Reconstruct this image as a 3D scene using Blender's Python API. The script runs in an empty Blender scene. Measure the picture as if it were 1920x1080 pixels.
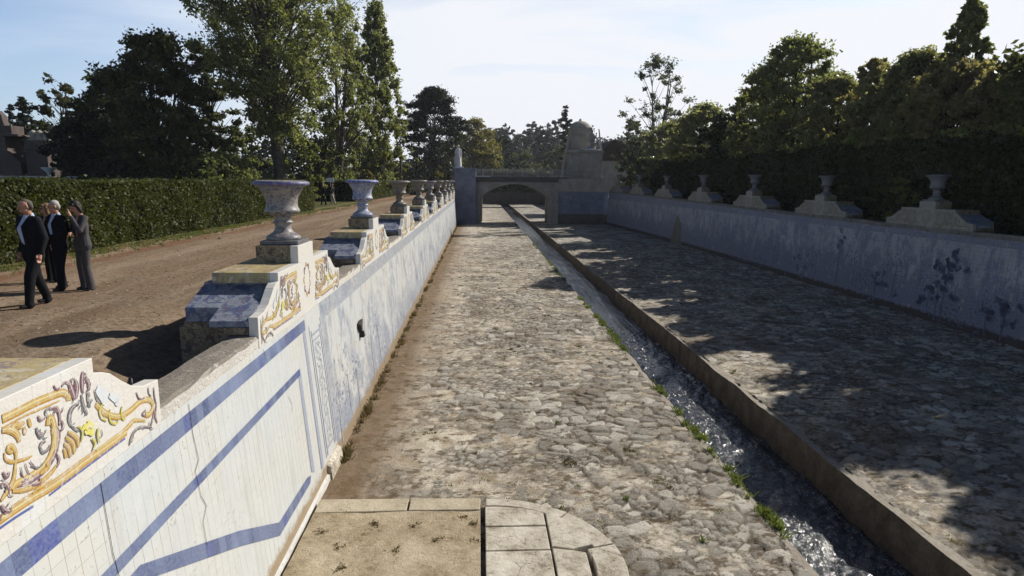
import bpy, bmesh, math, random
import numpy as np
from mathutils import Vector, Matrix
sc = bpy.context.scene
COL = sc.collection
rad = math.radians
# ---------------------------------------------------------------- camera
CAM = (0.0, 0.0, 5.1)
PITCH, YAW, ROLL = rad(9.49), rad(2.98), rad(0.5)
fw = Vector((math.sin(YAW)*math.cos(PITCH), math.cos(YAW)*math.cos(PITCH), -math.sin(PITCH)))
rt = Vector((math.cos(YAW), -math.sin(YAW), 0)); up = rt.cross(fw)
rt2 = rt*math.cos(ROLL) + up*math.sin(ROLL); up2 = up*math.cos(ROLL) - rt*math.sin(ROLL)
cd = bpy.data.cameras.new("camera"); co = bpy.data.objects.new("camera", cd); COL.objects.link(co)
cd.sensor_width = 36; cd.lens = 1200/1920*36; cd.clip_start = 0.1; cd.clip_end = 5000
Mx = Matrix((rt2, up2, -fw)).transposed().to_4x4(); Mx.translation = Vector(CAM)
co.matrix_world = Mx
sc.camera = co
# ---------------------------------------------------------------- light
SAZ, SEL = rad(56.5), rad(35)
sdir = Vector((math.sin(SAZ)*math.cos(SEL), math.cos(SAZ)*math.cos(SEL), math.sin(SEL)))
sl = bpy.data.lights.new("sun", 'SUN'); so = bpy.data.objects.new("sun", sl); COL.objects.link(so)
sl.energy = 5.0; sl.angle = rad(0.5); sl.color = (1.0, 0.95, 0.86)
so.rotation_euler = (-sdir).to_track_quat('-Z', 'Y').to_euler()
sc.view_settings.view_transform = 'Standard'; sc.view_settings.look = 'None'
sc.view_settings.exposure = 0.15; sc.view_settings.gamma = 1.0
sc.cycles.use_denoising = True
sc.cycles.max_bounces = 6; sc.cycles.diffuse_bounces = 3; sc.cycles.glossy_bounces = 2
sc.cycles.transmission_bounces = 3; sc.cycles.transparent_max_bounces = 6
sc.cycles.sample_clamp_indirect = 4.0

# ---------------------------------------------------------------- node helpers
def nd(nt, t, ins=None, **props):
    n = nt.nodes.new(t)
    for k, v in props.items(): setattr(n, k, v)
    for k, v in (ins or {}).items():
        s = n.inputs[k]
        if isinstance(v, bpy.types.NodeSocket): nt.links.new(v, s)
        else: s.default_value = v
    return n
def mth(nt, op, a, b=0.0, c=None):
    d = {0: a, 1: b}
    if c is not None: d[2] = c
    return nd(nt, 'ShaderNodeMath', d, operation=op).outputs[0]
def sep(nt, v): return nd(nt, 'ShaderNodeSeparateXYZ', {0: v}).outputs
def comb(nt, x, y, z): return nd(nt, 'ShaderNodeCombineXYZ', {0: x, 1: y, 2: z}).outputs[0]
def noise(nt, vec, scale, detail=5, rough=.6, dist=0.0):
    return nd(nt, 'ShaderNodeTexNoise', {'Vector': vec, 'Scale': scale, 'Detail': detail, 'Roughness': rough, 'Distortion': dist}).outputs[0]
def vor(nt, vec, scale, feature='F1', rnd=1.0):
    return nd(nt, 'ShaderNodeTexVoronoi', {'Vector': vec, 'Scale': scale, 'Randomness': rnd}, feature=feature).outputs
def mapv(nt, vec, s=(1, 1, 1), loc=(0, 0, 0)):
    return nd(nt, 'ShaderNodeMapping', {'Vector': vec, 'Scale': s, 'Location': loc}).outputs[0]
def ramp(nt, fac, stops, interp='LINEAR'):
    n = nd(nt, 'ShaderNodeValToRGB', {0: fac}); cr = n.color_ramp; cr.interpolation = interp
    while len(cr.elements) > 1: cr.elements.remove(cr.elements[-1])
    first = True
    for p, c in stops:
        if not isinstance(c, (tuple, list)): c = (c, c, c)
        if first: e = cr.elements[0]; e.position = p; first = False
        else: e = cr.elements.new(p)
        e.color = (c[0], c[1], c[2], 1)
    return n.outputs[0]
def mix(nt, f, a, b, mode='MIX'):
    n = nt.nodes.new('ShaderNodeMix'); n.data_type = 'RGBA'; n.blend_type = mode
    for s, v in ((n.inputs[0], f), (n.inputs[6], a), (n.inputs[7], b)):
        if isinstance(v, bpy.types.NodeSocket): nt.links.new(v, s)
        elif isinstance(v, (tuple, list)): s.default_value = (v[0], v[1], v[2], 1)
        else: s.default_value = v
    return n.outputs[2]
def newmat(name, fn, rough=.8, spec=.3):
    m = bpy.data.materials.new(name); m.use_nodes = True; nt = m.node_tree
    b = nt.nodes['Principled BSDF']; b.inputs['Roughness'].default_value = rough
    b.inputs['Specular IOR Level'].default_value = spec
    co_ = nd(nt, 'ShaderNodeTexCoord').outputs['Object']
    r = fn(nt, b, co_)
    if r is not None:
        if isinstance(r, bpy.types.NodeSocket): nt.links.new(r, b.inputs['Base Color'])
        else: b.inputs['Base Color'].default_value = (*r, 1)
    return m
def bump(nt, b, h, dist=.02, strength=1.0):
    n = nd(nt, 'ShaderNodeBump', {'Height': h, 'Distance': dist, 'Strength': strength})
    nt.links.new(n.outputs[0], b.inputs['Normal'])
def flat(name, c, rough=.8, spec=.3, var=.25, scale=6.0, bmp=0.0):
    def f(nt, b, co_):
        n = noise(nt, co_, scale, 5, .6)
        if bmp: bump(nt, b, n, bmp)
        return mix(nt, n, tuple(x*(1-var) for x in c), tuple(min(1, x*(1+var)) for x in c))
    return newmat(name, f, rough, spec)
# ---------------------------------------------------------------- world: nishita sky with a thin bright veil of cloud towards the sun
w = bpy.data.worlds.new("World"); sc.world = w; w.use_nodes = True; nt = w.node_tree; nt.nodes.clear()
sky = nd(nt, 'ShaderNodeTexSky', sky_type='NISHITA', sun_disc=False, sun_elevation=SEL, sun_rotation=SAZ, altitude=100, air_density=1.0, dust_density=1.0, ozone_density=1.5)
g = nd(nt, 'ShaderNodeTexCoord').outputs['Generated']
x, y, z = sep(nt, g)
el = mth(nt, 'ARCSINE', z)
hx = nd(nt, 'ShaderNodeVectorMath', {0: comb(nt, x, y, 0)}, operation='NORMALIZE').outputs[0]
dotp = nd(nt, 'ShaderNodeVectorMath', {0: hx, 1: (math.sin(SAZ), math.cos(SAZ), 0)}, operation='DOT_PRODUCT').outputs['Value']
# veil strength: grows toward the sun's azimuth and fades above ~25 degrees
az = ramp(nt, mth(nt, 'MULTIPLY_ADD', dotp, .5, .5), [(0.0, .02), (.45, .12), (.58, .50), (.66, .82), (.76, 1.0), (1.0, 1.0)])
elv = ramp(nt, mth(nt, 'DIVIDE', el, 1.5708), [(0.0, 1.0), (.14, 1.0), (.18, .6), (.23, .10), (.32, .0)])
cv = mapv(nt, comb(nt, mth(nt, 'DIVIDE', x, mth(nt, 'ADD', z, .12)), mth(nt, 'DIVIDE', y, mth(nt, 'ADD', z, .12)), 0), (.55, .9, 1))
cn = noise(nt, cv, 1.3, 6, .52, .6)
cs = ramp(nt, cn, [(.36, .0), (.62, 1.0)])
low = ramp(nt, mth(nt, 'DIVIDE', el, 1.5708), [(0.0, .9), (.05, .75), (.13, .0)])
cloud = mth(nt, 'MAXIMUM', mth(nt, 'MULTIPLY', cs, .9), low)
veil = mth(nt, 'MULTIPLY', mth(nt, 'MULTIPLY', az, elv), mth(nt, 'MULTIPLY_ADD', cloud, .35, .65))
veil2 = mth(nt, 'MULTIPLY', elv, mth(nt, 'MULTIPLY', cloud, .62))
vf = mth(nt, 'MINIMUM', mth(nt, 'ADD', veil, mth(nt, 'MULTIPLY', veil2, mth(nt, 'MULTIPLY_ADD', az, .6, .25))), 1.0)
hi = ramp(nt, mth(nt, 'DIVIDE', el, 1.5708), [(0.0, 1.0), (.15, 1.0), (.30, .22), (1.0, .22)])
nis = mix(nt, 1.0, mix(nt, 1.0, sky.outputs[0], (.105, .118, .138), 'MULTIPLY'), hi, 'MULTIPLY')
vcol = mix(nt, az, (.53, .66, .84), (.815, .84, .885))
skc = mix(nt, vf, nis, vcol)
bg = nd(nt, 'ShaderNodeBackground', {'Color': skc, 'Strength': 1.0})
ow = nd(nt, 'ShaderNodeOutputWorld', {'Surface': bg.outputs[0]})

# ---------------------------------------------------------------- object helpers
def tag(o, label=None, cat=None, group=None, kind=None):
    if label: o['label'] = label
    if cat: o['category'] = cat
    if group: o['group'] = group
    if kind: o['kind'] = kind
    return o
def link(o, parent=None):
    COL.objects.link(o)
    if parent is not None: o.parent = parent
    return o
def empty(name, loc=(0, 0, 0), rz=0.0):
    o = bpy.data.objects.new(name, None); o.empty_display_size = .2
    o.location = loc; o.rotation_euler = (0, 0, rz); return link(o)
def npmesh(name, V, F, mats, parent=None, smooth=False, mi=None, loc=None):
    """V (n,3) array, F (m,k) array of equal sized faces or list"""
    me = bpy.data.meshes.new(name)
    if isinstance(F, np.ndarray):
        m, k = F.shape
        me.vertices.add(len(V)); me.vertices.foreach_set('co', np.ascontiguousarray(V, dtype=np.float32).ravel())
        me.loops.add(m*k); me.loops.foreach_set('vertex_index', np.ascontiguousarray(F, dtype=np.int32).ravel())
        me.polygons.add(m); me.polygons.foreach_set('loop_start', np.arange(0, m*k, k, dtype=np.int32))
        if mi is not None: me.polygons.foreach_set('material_index', np.asarray(mi, dtype=np.int32))
        me.update(calc_edges=True)
    else:
        me.from_pydata([tuple(v) for v in V], [], F); me.update()
        if mi is not None: me.polygons.foreach_set('material_index', np.asarray(mi, dtype=np.int32))
    for m_ in (mats if isinstance(mats, (list, tuple)) else [mats]): me.materials.append(m_)
    if smooth: me.polygons.foreach_set('use_smooth', np.ones(len(me.polygons), dtype=bool))
    o = bpy.data.objects.new(name, me)
    if loc: o.location = loc
    return link(o, parent)
class MB:
    """mesh builder for small hand-made shapes"""
    def __init__(s): s.v = []; s.f = []; s.m = []
    def poly(s, pts, m=0):
        i = len(s.v); s.v += [tuple(p) for p in pts]; s.f.append(list(range(i, i+len(pts)))); s.m.append(m)
    def box(s, x0, x1, y0, y1, z0, z1, m=0, jit=0.0):
        i = len(s.v)
        for zz in (z0, z1):
            for xx, yy in ((x0, y0), (x1, y0), (x1, y1), (x0, y1)):
                s.v.append((xx+random.uniform(-jit, jit), yy+random.uniform(-jit, jit), zz+random.uniform(-jit, jit)))
        for q in ((3, 2, 1, 0), (4, 5, 6, 7), (0, 1, 5, 4), (1, 2, 6, 5), (2, 3, 7, 6), (3, 0, 4, 7)):
            s.f.append([i+a for a in q]); s.m.append(m)
    def prism(s, pts, axis, a, b, m=0, cap=True):
        """pts: 2D outline; axis 'x','y','z' extruded from a to b"""
        def P(p, t):
            if axis == 'x': return (t, p[0], p[1])
            if axis == 'y': return (p[0], t, p[1])
            return (p[0], p[1], t)
        i = len(s.v); n = len(pts)
        s.v += [P(p, a) for p in pts]+[P(p, b) for p in pts]
        for k in range(n): s.f.append([i+k, i+(k+1) % n, i+n+(k+1) % n, i+n+k]); s.m.append(m)
        if cap:
            s.f.append([i+k for k in range(n)][::-1]); s.m.append(m)
            s.f.append([i+n+k for k in range(n)]); s.m.append(m)
    def tube(s, pts, rads, seg=8, m=0, cap=True):
        i0 = len(s.v); pts = [Vector(p) for p in pts]; n = len(pts)
        for k, p in enumerate(pts):
            d = (pts[min(k+1, n-1)]-pts[max(k-1, 0)])
            d = d.normalized() if d.length > 1e-9 else Vector((0, 0, 1))
            a = d.cross(Vector((0, 0, 1)) if abs(d.z) < .9 else Vector((1, 0, 0))).normalized(); b = d.cross(a)
            r = rads[k] if isinstance(rads, (list, tuple)) else rads
            for j in range(seg):
                t = 2*math.pi*j/seg; s.v.append(tuple(p+a*(r*math.cos(t))+b*(r*math.sin(t))))
        for k in range(n-1):
            for j in range(seg):
                a_ = i0+k*seg+j; b_ = i0+k*seg+(j+1) % seg
                s.f.append([a_, b_, b_+seg, a_+seg]); s.m.append(m)
        if cap:
            s.f.append([i0+j for j in range(seg)][::-1]); s.m.append(m)
            s.f.append([i0+(n-1)*seg+j for j in range(seg)]); s.m.append(m)
    def lathe(s, prof, seg=32, m=0, c=(0, 0, 0), mfn=None):
        i0 = len(s.v); n = len(prof)
        for r, zz in prof:
            for j in range(seg):
                t = 2*math.pi*j/seg; s.v.append((c[0]+r*math.cos(t), c[1]+r*math.sin(t), c[2]+zz))
        for k in range(n-1):
            for j in range(seg):
                a_ = i0+k*seg+j; b_ = i0+k*seg+(j+1) % seg
                s.f.append([a_, b_, b_+seg, a_+seg]); s.m.append(m if mfn is None else mfn(k))
    def build(s, name, mats, parent=None, smooth=False, bevel=0.0, loc=None, fix=True):
        me = bpy.data.meshes.new(name); me.from_pydata(s.v, [], s.f); me.update()
        for m_ in (mats if isinstance(mats, (list, tuple)) else [mats]): me.materials.append(m_)
        me.polygons.foreach_set('material_index', np.array(s.m, dtype=np.int32))
        if fix:
            bm = bmesh.new(); bm.from_mesh(me); bmesh.ops.recalc_face_normals(bm, faces=bm.faces); bm.to_mesh(me); bm.free()
        if smooth: me.polygons.foreach_set('use_smooth', np.ones(len(me.polygons), dtype=bool))
        o = bpy.data.objects.new(name, me)
        if loc: o.location = loc
        link(o, parent)
        if bevel:
            md = o.modifiers.new('bevel', 'BEVEL'); md.width = bevel; md.segments = 2; md.limit_method = 'ANGLE'; md.angle_limit = rad(40)
        return o
def copy_thing(root, loc, rz=None, label=None, group=None, scale=None):
    r = root.copy(); COL.objects.link(r); r.location = loc
    if rz is not None: r.rotation_euler = (0, 0, rz)
    if scale is not None: r.scale = scale if isinstance(scale, (tuple, list)) else (scale,)*3
    if label: r['label'] = label
    if group: r['group'] = group
    for ch in list(root.children):
        c = ch.copy(); COL.objects.link(c); c.parent = r
        for g_ in list(ch.children):
            d = g_.copy(); COL.objects.link(d); d.parent = c
    return r
def PX(px, Y): return (px-895)/1200*Y      # metres to the right of the view axis for a pixel column at distance Y
def wallx(z): return -2.57-.09*z           # battered face of the left wall
def rz(Y): return 3.5+.5*max(0.0, (Y-25)/50)**1.2   # and its coping climbs a little
def rx(Y): return 17.0-1.8*(max(0.0, Y-30)/50)**2   # the right wall bends slightly in towards the bridge
def vnoise(x, y, s=1.0, seed=0):
    """cheap smooth value noise on numpy arrays"""
    x = np.asarray(x)*s+seed*17.3; y = np.asarray(y)*s+seed*7.1
    xi = np.floor(x).astype(int); yi = np.floor(y).astype(int); fx = x-xi; fy = y-yi
    fx = fx*fx*(3-2*fx); fy = fy*fy*(3-2*fy)
    def h(a, b): 
        n = np.sin(a*127.1+b*311.7)*43758.5453; return n-np.floor(n)
    return (h(xi, yi)*(1-fx)+h(xi+1, yi)*fx)*(1-fy)+(h(xi, yi+1)*(1-fx)+h(xi+1, yi+1)*fx)*fy
def grid_sheet(name, xs, ys, zf, mat, parent=None, smooth=True):
    X, Y = np.meshgrid(xs, ys); Z = zf(X, Y)
    V = np.stack([X.ravel(), Y.ravel(), Z.ravel()], 1); n = len(xs); m = len(ys)
    I = np.arange(n*m).reshape(m, n)
    F = np.stack([I[:-1, :-1].ravel(), I[:-1, 1:].ravel(), I[1:, 1:].ravel(), I[1:, :-1].ravel()], 1)
    return npmesh(name, V, F, mat, parent, smooth)
# ================================================================ materials
def m_pave(nt, b, co_):
    wv = nd(nt, 'ShaderNodeVectorMath', {0: co_, 1: mix(nt, 1.0, nd(nt, 'ShaderNodeTexNoise', {'Vector': co_, 'Scale': 2.3, 'Detail': 3}).outputs[1], (.28, .28, 0), 'MULTIPLY')}, operation='ADD').outputs[0]
    v1 = mapv(nt, wv, (1.9, 2.9, 0)); v2 = mapv(nt, wv, (4.3, 6.2, 0))
    x0_ = sep(nt, co_)[0]
    selm = ramp(nt, mth(nt, 'ADD', noise(nt, co_, .75, 4, .6), mth(nt, 'MULTIPLY', x0_, .035)), [(.52, 0), (.56, 1)])
    c1 = vor(nt, v1, 1.0, 'F1'); c2 = vor(nt, v2, 1.0, 'F1')
    e1a = vor(nt, v1, 1.0, 'DISTANCE_TO_EDGE')[0]; e1b = vor(nt, v2, 1.0, 'DISTANCE_TO_EDGE')[0]
    e1 = nd(nt, 'ShaderNodeSeparateColor', {0: mix(nt, selm, comb(nt, e1b, 0, 0), comb(nt, e1a, 0, 0))}).outputs[0]
    tone = nd(nt, 'ShaderNodeSeparateColor', {0: mix(nt, selm, c2[1], c1[1])}).outputs[0]
    n1 = noise(nt, co_, 26, 8, .75); n2 = noise(nt, co_, 2.6, 7, .65); n3 = noise(nt, co_, .7, 5, .6)
    # some stones are buried under mortar and sand; more so on the wall side
    xs_ = sep(nt, co_)[0]
    bury = mth(nt, 'ADD', mth(nt, 'MULTIPLY', n2, .55), mth(nt, 'MULTIPLY', n3, .5))
    bury = mth(nt, 'ADD', bury, mth(nt, 'ADD', mth(nt, 'MULTIPLY', xs_, -.055), .03))
    em = mth(nt, 'SUBTRACT', mth(nt, 'ADD', e1, mth(nt, 'MULTIPLY', n1, .10)), mth(nt, 'MULTIPLY', mth(nt, 'SUBTRACT', bury, .26), .85))
    smask = ramp(nt, em, [(.03, 0.0), (.10, 1.0)])
    scol = ramp(nt, tone, [(0, (.12, .11, .095)), (.35, (.22, .20, .17)), (.7, (.34, .31, .27)), (1, (.50, .47, .41))])
    scol = mix(nt, ramp(nt, n1, [(.3, 0), (.75, .7)]), scol, (.42, .39, .34))
    mort = mix(nt, ramp(nt, n2, [(.35, 0), (.65, 1)]), (.40, .335, .25), (.68, .62, .525))
    mort = mix(nt, ramp(nt, n1, [(.28, .8), (.48, 0)]), mort, (.16, .12, .08))
    c = mix(nt, smask, mort, scol)
    # dark joints, mossy brown clumps, rusty dirt near the wall
    big_ = noise(nt, co_, .42, 5, .62)
    c = mix(nt, ramp(nt, big_, [(.44, 0), (.60, .6)]), c, (.66, .63, .57))
    c = mix(nt, ramp(nt, noise(nt, mapv(nt, co_, (1, .6, 1), (4, 9, 0)), .6, 6, .68), [(.52, 0), (.66, .75)]), c, (.17, .125, .08))
    joint = ramp(nt, mth(nt, 'ADD', e1, mth(nt, 'MULTIPLY', mth(nt, 'SUBTRACT', noise(nt, co_, 7, 4, .6), .5), .12)), [(.005, .85), (.035, 0)])
    c = mix(nt, mth(nt, 'MULTIPLY', joint, ramp(nt, noise(nt, co_, 1.9, 4, .6), [(.4, .25), (.6, 1)])), c, (.055, .045, .032))
    moss = ramp(nt, mth(nt, 'MULTIPLY', noise(nt, mapv(nt, co_, (1.5, 2.2, 1)), 1.6, 8, .72), 1.0), [(.54, 0), (.585, .9)])
    c = mix(nt, moss, c, mix(nt, n2, (.05, .035, .02), (.14, .10, .055)))
    y_ = sep(nt, co_)[1]
    nearwall = mth(nt, 'MULTIPLY', ramp(nt, mth(nt, 'ADD', xs_, mth(nt, 'MULTIPLY', n3, 2.0)), [(0, 1), (1, 0)]), 1.0)
    nw = ramp(nt, mth(nt, 'DIVIDE', mth(nt, 'ADD', mth(nt, 'ADD', xs_, 2.6), mth(nt, 'MULTIPLY', n2, -1.1)), 1.2), [(0, .85), (.25, .55), (1, 0)])
    c = mix(nt, nw, c, (.16, .105, .055))
    h = mth(nt, 'ADD', mth(nt, 'MULTIPLY', smask, mth(nt, 'MULTIPLY_ADD', tone, .5, .5)), mth(nt, 'MULTIPLY', n1, .55))
    h = mth(nt, 'ADD', h, mth(nt, 'MULTIPLY', n2, .8))
    bump(nt, b, h, .075, 1.0)
    return c
def m_cobble(nt, b, co_):
    """colour of the modelled rubble: attribute = (stone mask, stone tone, depth of the joint)"""
    at = nd(nt, 'ShaderNodeAttribute', attribute_name='stone').outputs['Vector']
    sm, tone, jt = sep(nt, at)
    xs_, ys_, zs_ = sep(nt, co_)
    n1 = noise(nt, co_, 26, 8, .75); n2 = noise(nt, co_, 2.6, 7, .65); n3 = noise(nt, co_, .7, 5, .6)
    smask = ramp(nt, mth(nt, 'ADD', sm, mth(nt, 'MULTIPLY', mth(nt, 'SUBTRACT', n1, .5), .5)), [(.35, 0), (.6, 1)])
    scol = ramp(nt, tone, [(0, (.10, .085, .068)), (.35, (.20, .174, .14)), (.7, (.35, .315, .262)), (1, (.64, .59, .505))])
    scol = mix(nt, ramp(nt, n1, [(.35, 0), (.8, .7)]), scol, (.55, .52, .46))
    scol = mix(nt, ramp(nt, n1, [(.25, .6), (.42, 0)]), scol, (.12, .105, .09))
    mort = mix(nt, ramp(nt, n2, [(.35, 0), (.62, 1)]), (.36, .285, .195), (.72, .65, .54))
    mort = mix(nt, ramp(nt, n1, [(.30, .85), (.50, 0)]), mort, (.13, .095, .06))
    c = mix(nt, smask, mort, scol)
    big_ = noise(nt, co_, .42, 5, .62)
    c = mix(nt, ramp(nt, big_, [(.48, 0), (.66, .32)]), c, (.62, .58, .515))
    c = mix(nt, ramp(nt, noise(nt, mapv(nt, co_, (1, .6, 1), (4, 9, 0)), .6, 6, .68), [(.52, 0), (.66, .7)]), c, (.17, .125, .08))
    c = mix(nt, mth(nt, 'MULTIPLY', jt, ramp(nt, n2, [(.3, .6), (.55, 1.0)])), c, (.055, .042, .028))
    moss = ramp(nt, noise(nt, mapv(nt, co_, (1.5, 2.2, 1)), 1.6, 8, .72), [(.54, 0), (.585, .85)])
    c = mix(nt, moss, c, mix(nt, n2, (.06, .04, .022), (.17, .12, .065)))
    nw = ramp(nt, mth(nt, 'DIVIDE', mth(nt, 'ADD', mth(nt, 'ADD', xs_, 2.6), mth(nt, 'MULTIPLY', n2, -1.1)), 1.2), [(0, .85), (.25, .5), (1, 0)])
    c = mix(nt, nw, c, (.17, .11, .06))
    bump(nt, b, mth(nt, 'ADD', n1, mth(nt, 'MULTIPLY', n2, .8)), .03, 1.0)
    return c
M = {}
M['cobble'] = newmat('modelled_rubble_paving', m_cobble, .9, .2)
M['pave'] = newmat('rubble_paving', m_pave, .9, .2)
def m_dirt(nt, b, co_):
    n1 = noise(nt, co_, .8, 6, .6); n2 = noise(nt, co_, 9, 7, .7); n3 = noise(nt, mapv(nt, co_, (1.6, .16, 1)), 1.0, 5, .6)
    v = vor(nt, co_, 38, 'F1'); peb = ramp(nt, v[0], [(.0, 1), (.22, 0)])
    pt = nd(nt, 'ShaderNodeSeparateColor', {0: v[1]}).outputs[0]
    c = ramp(nt, n3, [(.3, (.17, .12, .08)), (.5, (.25, .185, .13)), (.7, (.35, .28, .205))])
    c = mix(nt, ramp(nt, n1, [(.38, .6), (.6, 0)]), c, (.25, .165, .105))
    c = mix(nt, ramp(nt, n2, [(.35, .8), (.55, 0)]), c, (.11, .08, .05))
    c = mix(nt, mth(nt, 'MULTIPLY', peb, ramp(nt, pt, [(.55, 0), (.75, .9)])), c, (.42, .36, .29))
    x_ = sep(nt, co_)[0]
    # reddish rut and pale track towards the hedge, then thin grass
    xw = mth(nt, 'ADD', x_, mth(nt, 'MULTIPLY', mth(nt, 'SUBTRACT', noise(nt, co_, .9, 4, .6), .5), 1.3))
    xr = mth(nt, 'DIVIDE', mth(nt, 'ADD', xw, 13.0), 6.0)
    rut = ramp(nt, xr, [(.10, 0), (.24, .9), (.34, .35), (.42, .85), (.52, 0)])
    c = mix(nt, rut, c, mix(nt, n2, (.13, .062, .035), (.26, .145, .085)))
    pale = ramp(nt, xr, [(.27, 0), (.33, .6), (.39, 0), (.55, 0), (.66, .45), (.8, 0)])
    c = mix(nt, pale, c, (.36, .27, .20))
    gr = ramp(nt, xr, [(.08, 1), (.22, 0)])
    gm = mth(nt, 'MULTIPLY', gr, ramp(nt, n2, [(.35, .3), (.6, 1)]))
    c = mix(nt, gm, c, (.11, .12, .035))
    bump(nt, b, mth(nt, 'ADD', mth(nt, 'MULTIPLY', n2, 1.2), mth(nt, 'MULTIPLY', peb, .4)), .03, 1.0)
    return c
M['dirt'] = newmat('gravel_path', m_dirt, .95, .1)
def m_ground(nt, b, co_):
    n1 = noise(nt, co_, .5, 6, .6); n2 = noise(nt, co_, 7, 6, .7); bump(nt, b, n2, .05)
    return mix(nt, n2, mix(nt, n1, (.05, .06, .02), (.10, .08, .04)), (.09, .10, .035))
M['ground'] = newmat('grassy_earth', m_ground, .95, .1)
def wallmat(name, kind):
    def f(nt, b, co_):
        x_, y_, z_ = sep(nt, co_)
        p2 = comb(nt, y_, z_, 0)
        T = .142
        fy = mth(nt, 'FRACT', mth(nt, 'DIVIDE', y_, T)); fz = mth(nt, 'FRACT', mth(nt, 'DIVIDE', z_, T))
        cell = nd(nt, 'ShaderNodeTexWhiteNoise', {'Vector': comb(nt, mth(nt, 'FLOOR', mth(nt, 'DIVIDE', y_, T)), mth(nt, 'FLOOR', mth(nt, 'DIVIDE', z_, T)), 0)}, noise_dimensions='2D').outputs[0]
        n0 = noise(nt, p2, .55, 4, .6); n1 = noise(nt, p2, 3.0, 8, .7); n2 = noise(nt, p2, 22, 6, .7)
        jm = mth(nt, 'LESS_THAN', fy, .03)
        jz = mth(nt, 'LESS_THAN', fz, .02)
        jj = mth(nt, 'MAXIMUM', mth(nt, 'MULTIPLY', jm, ramp(nt, noise(nt, p2, 1.1, 4, .6), [(.35, .1), (.6, .9)])), mth(nt, 'MULTIPLY', jz, ramp(nt, n0, [(.5, 0), (.65, .25)])))
        white = mix(nt, n1, (.43, .465, .49), (.62, .63, .62))
        white = mix(nt, mth(nt, 'MULTIPLY', cell, .16), white, (.62, .66, .66))
        white = mix(nt, ramp(nt, n0, [(.42, 0), (.70, .45)]), white, (.60, .56, .47))
        white = mix(nt, ramp(nt, noise(nt, mapv(nt, p2, (1.4, .35, 1)), 2.2, 7, .7), [(.52, 0), (.68, .45)]), white, (.40, .42, .42))
        # cobalt painted scenery, worn, with cloudy edges
        lowb = ramp(nt, mth(nt, 'DIVIDE', z_, 3.2), [(0, .16), (.45, .05), (1, -.04+.0)])
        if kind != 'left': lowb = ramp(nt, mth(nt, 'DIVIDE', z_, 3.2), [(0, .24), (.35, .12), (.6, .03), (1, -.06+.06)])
        ink = mth(nt, 'ADD', mth(nt, 'ADD', mth(nt, 'MULTIPLY', noise(nt, mapv(nt, p2, (1.0, .55, 1)), 1.5, 9, .74, .5), .75), mth(nt, 'MULTIPLY', noise(nt, mapv(nt, p2, (1, .5, 1), (7, 3, 0)), 6.5, 6, .7), .30)), lowb)
        inkm = ramp(nt, ink, [(.54, 0), (.60, .65), (.68, 1)] if kind == 'left' else [(.515, 0), (.565, .75), (.64, 1)])
        deep = ramp(nt, noise(nt, p2, 9, 6, .7), [(.35, (.13, .155, .25)), (.6, (.23, .26, .34)), (.8, (.36, .385, .43))])
        if kind == 'left':
            strength = mth(nt, 'MULTIPLY', mth(nt, 'GREATER_THAN', y_, 11.27), .85)
            top = mth(nt, 'MULTIPLY', mth(nt, 'GREATER_THAN', z_, 2.62), mth(nt, 'GREATER_THAN', y_, 11.27))
            side = mth(nt, 'MULTIPLY', mth(nt, 'LESS_THAN', y_, 11.62), mth(nt, 'GREATER_THAN', y_, 11.27))
            border = mth(nt, 'MULTIPLY', mth(nt, 'MAXIMUM', top, side), ramp(nt, n1, [(.3, .25), (.6, .85)]))
        else:
            strength = .95
            top = mth(nt, 'GREATER_THAN', z_, mth(nt, 'MULTIPLY_ADD', n1, .14, 3.0))
            border = mth(nt, 'MULTIPLY', top, ramp(nt, n1, [(.3, .5), (.6, .95)]))
        msk = mth(nt, 'MULTIPLY', mth(nt, 'MAXIMUM', mth(nt, 'MULTIPLY', inkm, strength), border), ramp(nt, noise(nt, mapv(nt, p2, (1.6, 1, 1)), 15, 5, .7), [(.36, .4), (.54, 1)]))
        c = mix(nt, msk, white, deep)
        chips = ramp(nt, mth(nt, 'ADD', mth(nt, 'MULTIPLY', n2, .7), mth(nt, 'MULTIPLY', n1, .3)), [(.60, 0), (.625, 1)])
        c = mix(nt, mth(nt, 'MULTIPLY', chips, .7), c, (.66, .63, .57))
        if kind != 'left': jj = mth(nt, 'MULTIPLY', mth(nt, 'MAXIMUM', mth(nt, 'LESS_THAN', fy, .045), mth(nt, 'LESS_THAN', fz, .045)), .55)
        c = mix(nt, jj, c, (.25, .22, .18))
        gone = mth(nt, 'MULTIPLY', mth(nt, 'GREATER_THAN', cell, .975), .8)
        c = mix(nt, mth(nt, 'MULTIPLY', gone, 1.0 if kind != 'left' else mth(nt, 'GREATER_THAN', y_, 11.3)), c, (.50, .46, .40))
        # worn plaster, rust and dirt low down and drip stains
        dr = ramp(nt, noise(nt, mapv(nt, p2, (2.6, .22, 1)), 1.0, 6, .7), [(.55, 0), (.72, .5)])
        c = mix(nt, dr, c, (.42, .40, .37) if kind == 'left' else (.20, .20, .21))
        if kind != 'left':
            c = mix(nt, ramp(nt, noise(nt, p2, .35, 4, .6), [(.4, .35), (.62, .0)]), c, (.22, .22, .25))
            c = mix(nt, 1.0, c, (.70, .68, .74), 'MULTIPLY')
        foot = ramp(nt, mth(nt, 'ADD', z_, mth(nt, 'MULTIPLY', n1, -.5)), [(0, .9), (.10, .0)])
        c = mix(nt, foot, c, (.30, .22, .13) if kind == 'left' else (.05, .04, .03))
        bump(nt, b, mth(nt, 'SUBTRACT', mth(nt, 'ADD', mth(nt, 'MULTIPLY', n2, .35), mth(nt, 'MULTIPLY', chips, -.6)), jj), .008, 1.0)
        return c
    return newmat(name, f, .42 if kind == 'left' else .7, .25)
M['wall_left'] = wallmat('white_blue_tile_wall', 'left')
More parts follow.
